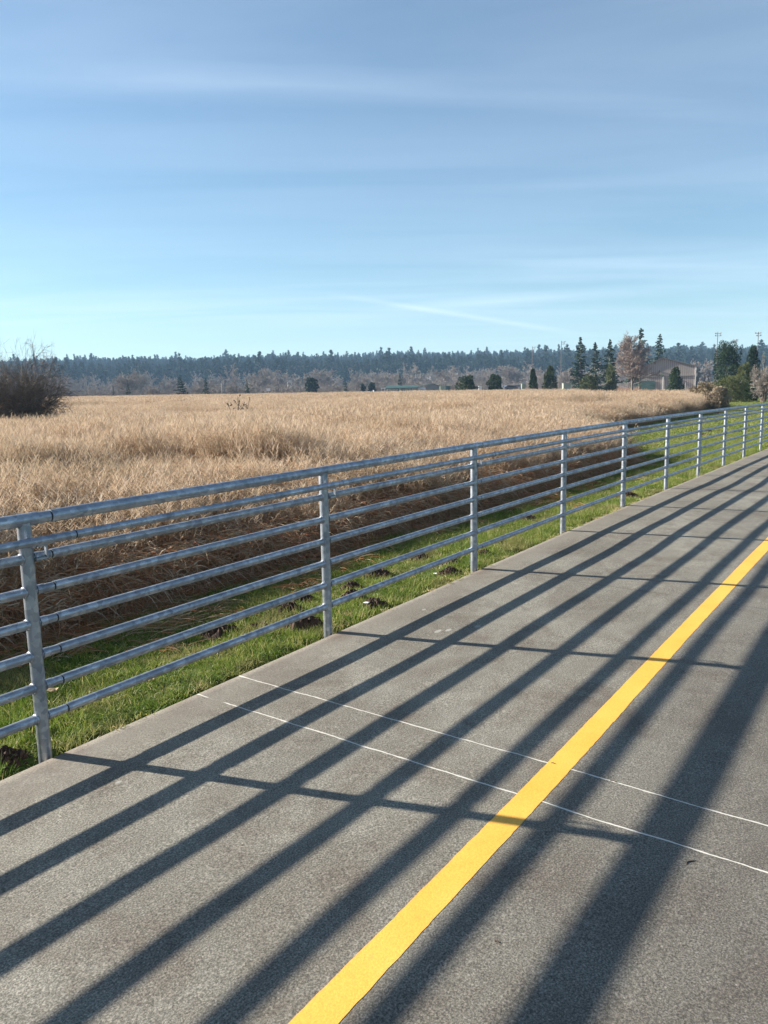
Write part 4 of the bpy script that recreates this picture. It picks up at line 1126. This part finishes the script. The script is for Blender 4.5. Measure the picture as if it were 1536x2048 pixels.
post(444, 766, 220, .12, M_grey, 'left of two tall pale posts standing at the far field edge')
post(448.5, 766, 220, .12, M_grey, 'right of two tall pale posts standing at the far field edge')
post(747, 780, 150, .12, M_white, 'short white post at the field edge left of the shelter')
post(725, 782, 150, .07, M_dark, 'short dark stub post in the reeds under the two dark shrubs')
post(546, 781, 170, .06, M_pole, 'short brown post just right of the white sign')
post(563, 780, 170, .07, M_pole, 'thin short brown post right of the white sign, farther right of the two')
post(1371, 765, 110, .05, M_grey, 'white bollard post right of the dark cone evergreen by the barn')

# light masts
def mast(px, py, D_, arms, lb):
    arms = [(a, b*.78, c*.78) for a, b, c in arms]
    g_ = gnd(px, D_); h_ = top_h(px, py, D_)
    t = empty('light_mast', g_, 0, lb, 'light mast', 'sports field light masts')
    q = MB(); q.tube([(0, 0, 0), (0, 0, h_)], [.17, .12], 8); q.build('pole', M_pole, t)
    for (zz, xa, xb) in arms:
        q = MB(); q.box(((xa+xb)/2, 0, h_-zz), (abs(xb-xa), .13, .13)); a = q.build('crossarm', M_pole, t)
        m_ = max(1, int(abs(xb-xa)/.9)) if abs(xb-xa) > 1 else 1
        for k in range(m_+1):
            xx = xa + (xb-xa)*k/m_
            if abs(xx) < .25: continue
            q = MB(); q.tube([(xx, -.15, h_-zz+.42), (xx, -.45, h_-zz+.15)], [.13, .26], 8); q.build('floodlight', M_lampm, a)
mast(1064, 693, 375, ((.4, -.2, 1.7), (1.3, -.1, 1.2)), 'leftmost light mast, lamps reaching right, above the narrow evergreen')
mast(1121.5, 682, 330, ((.5, -.1, 1.7), (1.3, -.2, 1.3)), 'second light mast from the left, above the broad cone evergreen')
mast(1256.5, 671, 300, ((.5, -.8, 1.2), (1.2, -.8, .8)), 'light mast just left of the tallest conifer top')
mast(1430.5, 664, 290, ((.6, -1.2, 1.2), (1.4, -1.2, 1.2)), 'tall light mast rising behind the large dark bushy conifer')
mast(1468, 678, 350, ((.5, -1.8, .5), (1.1, -1.2, .5)), 'shorter light mast between the two tall ones at right')
mast(1511, 664, 290, ((.5, -1.6, .8), (1.4, -.9, .9)), 'rightmost light mast, lamps mostly on its left side')

# ---------------------------------------------------------------- haze
mh = bpy.data.materials.new('haze'); mh.use_nodes = True; nt = mh.node_tree
for n_ in list(nt.nodes):
    if n_.type == 'BSDF_PRINCIPLED': nt.nodes.remove(n_)
pv = nt.nodes.new('ShaderNodeVolumePrincipled'); pv.inputs['Color'].default_value = (.42, .68, 1.0, 1); pv.inputs['Density'].default_value = .00022
pv.inputs['Anisotropy'].default_value = 0.0
nt.links.new(pv.outputs[0], nt.nodes['Material Output'].inputs['Volume'])
q = MB(); q.box((0, 0, 58), (14000, 14000, 130)); hz = q.build('haze', mh)
tag(hz, kind='stuff')
